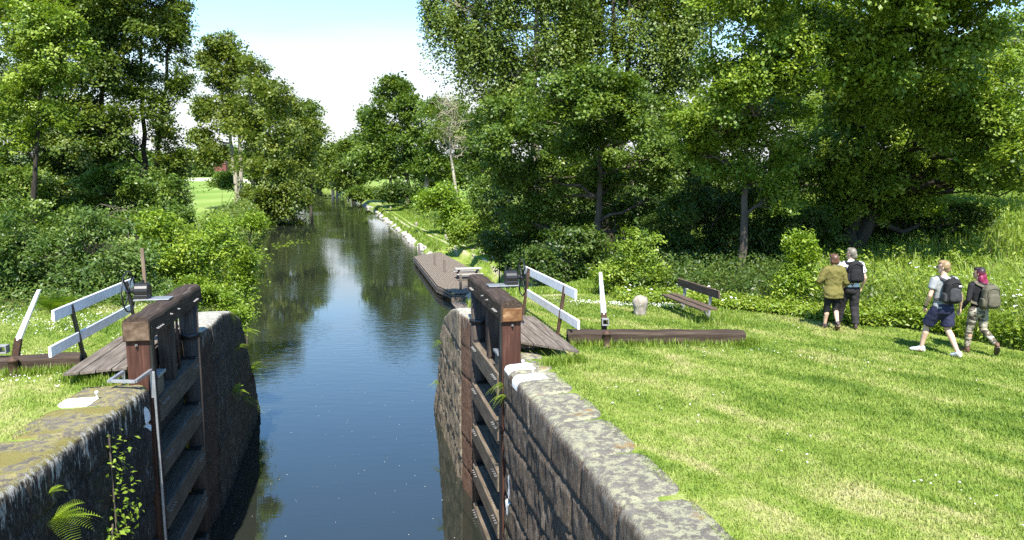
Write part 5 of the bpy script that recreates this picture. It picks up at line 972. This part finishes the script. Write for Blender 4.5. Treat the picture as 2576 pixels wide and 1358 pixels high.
def hairmat(name, stops, zr=None):
    m, t, b_ = newmat(name); v = coords(t, 'Object', (22, 22, 3)); c = ramp(t, noise(t, v, 2.5, 4), stops)
    if zr:
        g = nd(t, 'ShaderNodeSeparateXYZ'); tcq = nd(t, 'ShaderNodeTexCoord'); t.links.new(tcq.outputs['Object'], g.inputs[0]); c = mixc(t, thr(t, g.outputs['Z'], zr[0], zr[1]), ramp(t, noise(t, v, 2.5, 4), zr[2]), c)
    t.links.new(c, b_.inputs['Base Color']); b_.inputs['Roughness'].default_value = .42; bump(t, b_, noise(t, v, 4, 3), .5, .006); return m
def backpack(person_, b, cfg, label):
    k = person_.scale.x; r = tag(empty('backpack', person_.location, person_.rotation_euler.z), label, 'backpack', 'backpacks worn by walkers'); r.scale = (k, k, k); ln_ = b['ln']
    W_, Hh, Dp, z0, mt, mt2, patch, tx = cfg
    def bag(nm, c, sx, sy, sz, mat, par, top=.75, disp=.012):
        m = MB(); m.rings([(Vector(c) + Vector((0, 0, -sz / 2 + sz * f)), (sx / 2 * w1, 0, 0), (0, sy / 2 * w1, 0)) for f, w1 in ((0, .7), (.04, .9), (.15, 1.03), (.5, 1.05), (.8, .97), (.93, top), (1, top * .6))], 20)
        for i, v in enumerate(m.v):                    # squarer section
            x, y = v[0] - c[0], v[1] - c[1]; a = math.atan2(y / sy, x / sx); q = 1 + .16 * math.sin(2 * a) ** 2; m.v[i] = (c[0] + x * q, c[1] + y * q, v[2])
        return soft(m.build(nm, mat, par), .011, 3, disp)
    cy = -.115 - Dp / 2 + ln_ * .3; cz = z0 + Hh / 2
    body = bag('pack_body', (tx, cy, cz), W_, Dp, Hh, mt, r); pk = bag('front_pocket', (tx, cy - Dp * .48, cz - Hh * .12), W_ * .74, Dp * .5, Hh * .55, mt2, r, .8)
    for s_ in (-1, 1): bag('side_pocket', (tx + s_ * W_ * .5, cy, z0 + Hh * .26), .06, Dp * .7, Hh * .38, mt2, r, .8)
    for s_ in (-1, 1):
        m = MB(); pts = [(.09 * s_ + tx, cy + Dp * .35, z0 + Hh * .9), (.115 * s_, -.09 + ln_ * .5, 1.46), (.122 * s_, -.02 + ln_ * .5, 1.497), (.125 * s_, .075 + ln_ * .5, 1.455), (.13 * s_, .135 + ln_ * .4, 1.32), (.155 * s_, .11 + ln_ * .3, 1.18), (.17 * s_, -.02, 1.08), (.13 * s_ + tx, cy + Dp * .3, z0 + Hh * .12)]
        for p, q in zip(pts, pts[1:]):
            d = (Vector(q) - Vector(p)).normalized(); m.bar(Vector(p) - d * .012, Vector(q) + d * .012, .052, .016, (0, -1, .4))
        m.build('strap', mt2, r, bevel=.004)
    m = MB(); m.tube([(tx - .04, cy, z0 + Hh * .98), (tx - .02, cy - .01, z0 + Hh * 1.05), (tx + .02, cy - .01, z0 + Hh * 1.05), (tx + .04, cy, z0 + Hh * .98)], .011, 8); m.build('grab_handle', mt2, r, True)
    m = MB(); m.tube([(tx - W_ * .42, cy - Dp * .42, z0 + Hh * .5), (tx - W_ * .33, cy - Dp * .5, z0 + Hh * .82), (tx, cy - Dp * .53, z0 + Hh * .9), (tx + W_ * .33, cy - Dp * .5, z0 + Hh * .82), (tx + W_ * .42, cy - Dp * .42, z0 + Hh * .5)], .007, 6); m.build('zip', mt2, r, True)
    if patch: MB().box((tx + patch[0], cy - Dp * .76, z0 + patch[1]), (.055, .012, .026)).build('patch', M['white'], pk)
    return r
black = cloth('black_fabric', (.018, .018, .019), .25); charcoal = cloth('charcoal_fabric', (.045, .045, .048), .2); navy = cloth('navy_shorts', (.028, .03, .062)); grey = cloth('grey_tee', (.27, .28, .28)); olive = cloth('olive_shirt', (.135, .120, .036)); bl2 = cloth('black_trousers', (.028, .026, .028), .25)
whites = plain('white_shoe', (.72, .73, .75), .55); dk_sh = plain('dark_shoe', (.045, .032, .028), .6); brown_sh = plain('brown_shoe', (.12, .065, .04), .6); packolive = cloth('olive_pack', (.105, .098, .068)); mfl_, t, b = newmat('flower_print_shirt')
v = coords(t, 'Object'); t.links.new(mixc(t, thr(t, noise(t, v, 13, 2, .5), .53, .57), (.72, .72, .72), (.05, .05, .06)), b.inputs['Base Color']); b.inputs['Roughness'].default_value = .85
camo, t, b = newmat('camouflage_cloth'); v = coords(t, 'Object', (1, 1, 1.7)); c1 = mixc(t, thr(t, noise(t, v, 7, 3, .5), .49, .51), (.30, .26, .19), (.085, .075, .05)); c1 = mixc(t, thr(t, noise(t, v, 9.3, 3, .5, 1), .56, .58), c1, (.035, .027, .022)); c1 = mixc(t, thr(t, noise(t, v, 5.1, 3, .5, .5), .58, .60), c1, (.45, .42, .34)); t.links.new(c1, b.inputs['Base Color']); b.inputs['Roughness'].default_value = .85
h_brown = hairmat('brown_hair', [(.3, (.05, .022, .012)), (.7, (.15, .075, .045))]); h_grey = hairmat('grey_hair', [(.3, (.09, .075, .055)), (.7, (.26, .23, .18))]); h_blond = hairmat('blond_hair', [(.3, (.17, .10, .045)), (.7, (.36, .25, .13))])
h_mag = hairmat('magenta_tipped_hair', [(.3, (.012, .008, .010)), (.7, (.035, .016, .022))], (1.60, 1.74, [(.3, (.13, .010, .035)), (.7, (.27, .025, .08))]))
short = [((0, -.022, .03), (.086, .105, .105)), ((0, -.055, -.035), (.076, .06, .075)), ((0, .03, .085), (.07, .075, .05))]
def P_at(x, y): q = gp(x, y); return Vector((q.x, q.y, 0))
# woman in the olive shirt
b1 = {}
def d1(b):
    b1.update(b); trousers(b, black, 'leggings', 1.42, .006, 0, .008); jacket(b, .76, .036, 1.45, olive, 'shirt', 1.14, .10, .045, .034, True); shoes(b, dk_sh, brown_sh)
    hair(b, [((0, -.02, .025), (.094, .108, .108)), ((0, -.045, -.04), (.09, .078, .085)), ((.05, -.01, -.05), (.05, .07, .07)), ((-.05, -.01, -.05), (.05, .07, .07)), ((0, .04, .08), (.075, .07, .05))], h_brown)
person(P_at(2090, 829), R(-4), 1.71, 'woman with short brown hair in a loose olive shirt and cropped black leggings', dict(fem=1, yaw=R(34), lean=.05, le=(-.31, .02, 1.16), lw=(-.20, .20, 1.02), re=(.285, -.03, 1.14), rw=(.24, .12, .95), lk=(-.10, .06, .48), la=(-.11, .10, .09), lf=(-.02, .14, -.01), rk=(.085, .04, .50), ra=(.075, -.20, .19), rf=(.01, .115, -.085)), SKIN, d1)
b2 = {}
def d2(b):
    b2.update(b); trousers(b, bl2, 'trousers', 1.93, .02, .010, .03); jacket(b, .94, .022, .62, mfl_, 'shirt', 1.02, .03, .02, .026, True); shoes(b, dk_sh); hair(b, short, h_grey)
p2 = person(P_at(2136, 829), R(-8), 1.83, 'tall man with grey hair in a white flower print shirt and black trousers', dict(yaw=R(42), lean=.04, le=(-.275, -.02, 1.13), lw=(-.25, .05, .87), re=(.29, -.03, 1.14), rw=(.27, .10, .90), lk=(-.12, .14, .50), la=(-.15, .18, .10), lf=(-.02, .15, 0), rk=(.12, .03, .49), ra=(.125, -.14, .10), rf=(.03, .15, -.01)), SKIN, d2)
p2.location += Vector((.02, .12, 0)); backpack(p2, b2, (.30, .47, .17, 1.05, black, black, None, .03), 'black backpack on the man in the flower print shirt')
# man in the grey tee
b3 = {}
def d3(b):
    b3.update(b); trousers(b, navy, 'shorts', .86, .022, .024, .022); jacket(b, .90, .018, .58, grey, 'tee_shirt', 1.03, .02, .018, .024); shoes(b, whites); hair(b, [((0, -.022, .03), (.083, .102, .104)), ((0, -.052, -.03), (.073, .057, .07)), ((0, .03, .085), (.07, .075, .05))], h_blond)
    m = MB(); hd = b['hd']
    for s_ in (-1, 1): m.ell(hd(.033 * s_, .1, .012), (.029, .012, .022), 10, 6); m.bar(hd(.07 * s_, .085, .02), hd(.082 * s_, -.01, .012), .006, .008)
    m.bar(hd(-.06, .098, .02), hd(.06, .098, .02), .01, .01); m.build('sunglasses', M['iron'], b['r'])
    m = MB(); W_, E = Vector(b['J']['lw']), Vector(b['J']['le']); m.tube([lp(W_, E, .0), lp(W_, E, .12)], .033, 12); m.build('wristwatch', black, b['r'])
p3 = person(P_at(2362, 893), R(6), 1.84, 'blond man in grey tee shirt, navy shorts and white shoes holding hands', dict(yaw=R(38), lean=.05, le=(-.27, .0, 1.14), lw=(-.24, .15, .90), re=(.28, -.08, 1.13), rw=(.35, .0, .90), lk=(-.145, .21, .51), la=(-.19, .25, .085), lf=(-.10, .13, -.01), rk=(.12, -.02, .49), ra=(.17, -.28, .10), rf=(-.01, .15, -.02), curl=1.1), SKIN, d3)
backpack(p3, b3, (.29, .46, .19, 1.02, black, charcoal, (.045, .34), .01), 'black backpack with a small white patch on the blond man')
# woman with magenta hair
b4 = {}
def d4(b):
    b4.update(b); trousers(b, camo, 'camouflage_trousers', 1.9, .010, 0, .014); jacket(b, .96, .010, 1.97, black, 'top', .98, .02, .010, .006); shoes(b, brown_sh, dk_sh)
    hair(b, [((0, -.018, .028), (.088, .108, .106)), ((0, -.06, -.06), (.085, .07, .10)), ((.0, -.075, -.15), (.092, .055, .10)), ((.01, -.095, -.21), (.105, .055, .11)), ((.07, -.08, -.2), (.06, .05, .1)), ((-.05, -.05, -.11), (.05, .06, .10)), ((.06, -.05, -.12), (.05, .06, .11)), ((0, .035, .085), (.072, .07, .045))], h_mag)
p4 = person(P_at(2452, 890), R(3), 1.70, 'woman with magenta tipped dark hair, black top and camouflage trousers', dict(fem=1, yaw=R(38), lean=.07, le=(-.265, -.05, 1.13), lw=(-.31, .10, .93), re=(.25, .02, 1.13), rw=(.22, .18, .98), lk=(-.09, .10, .49), la=(-.10, .10, .09), lf=(0, .14, 0), rk=(.12, -.02, .52), ra=(.22, -.32, .25), rf=(.05, .09, -.12), curl=1.1), SKIN2, d4)
backpack(p4, b4, (.31, .48, .22, .98, packolive, packolive, None, .07), 'olive grey backpack on the woman with magenta hair')
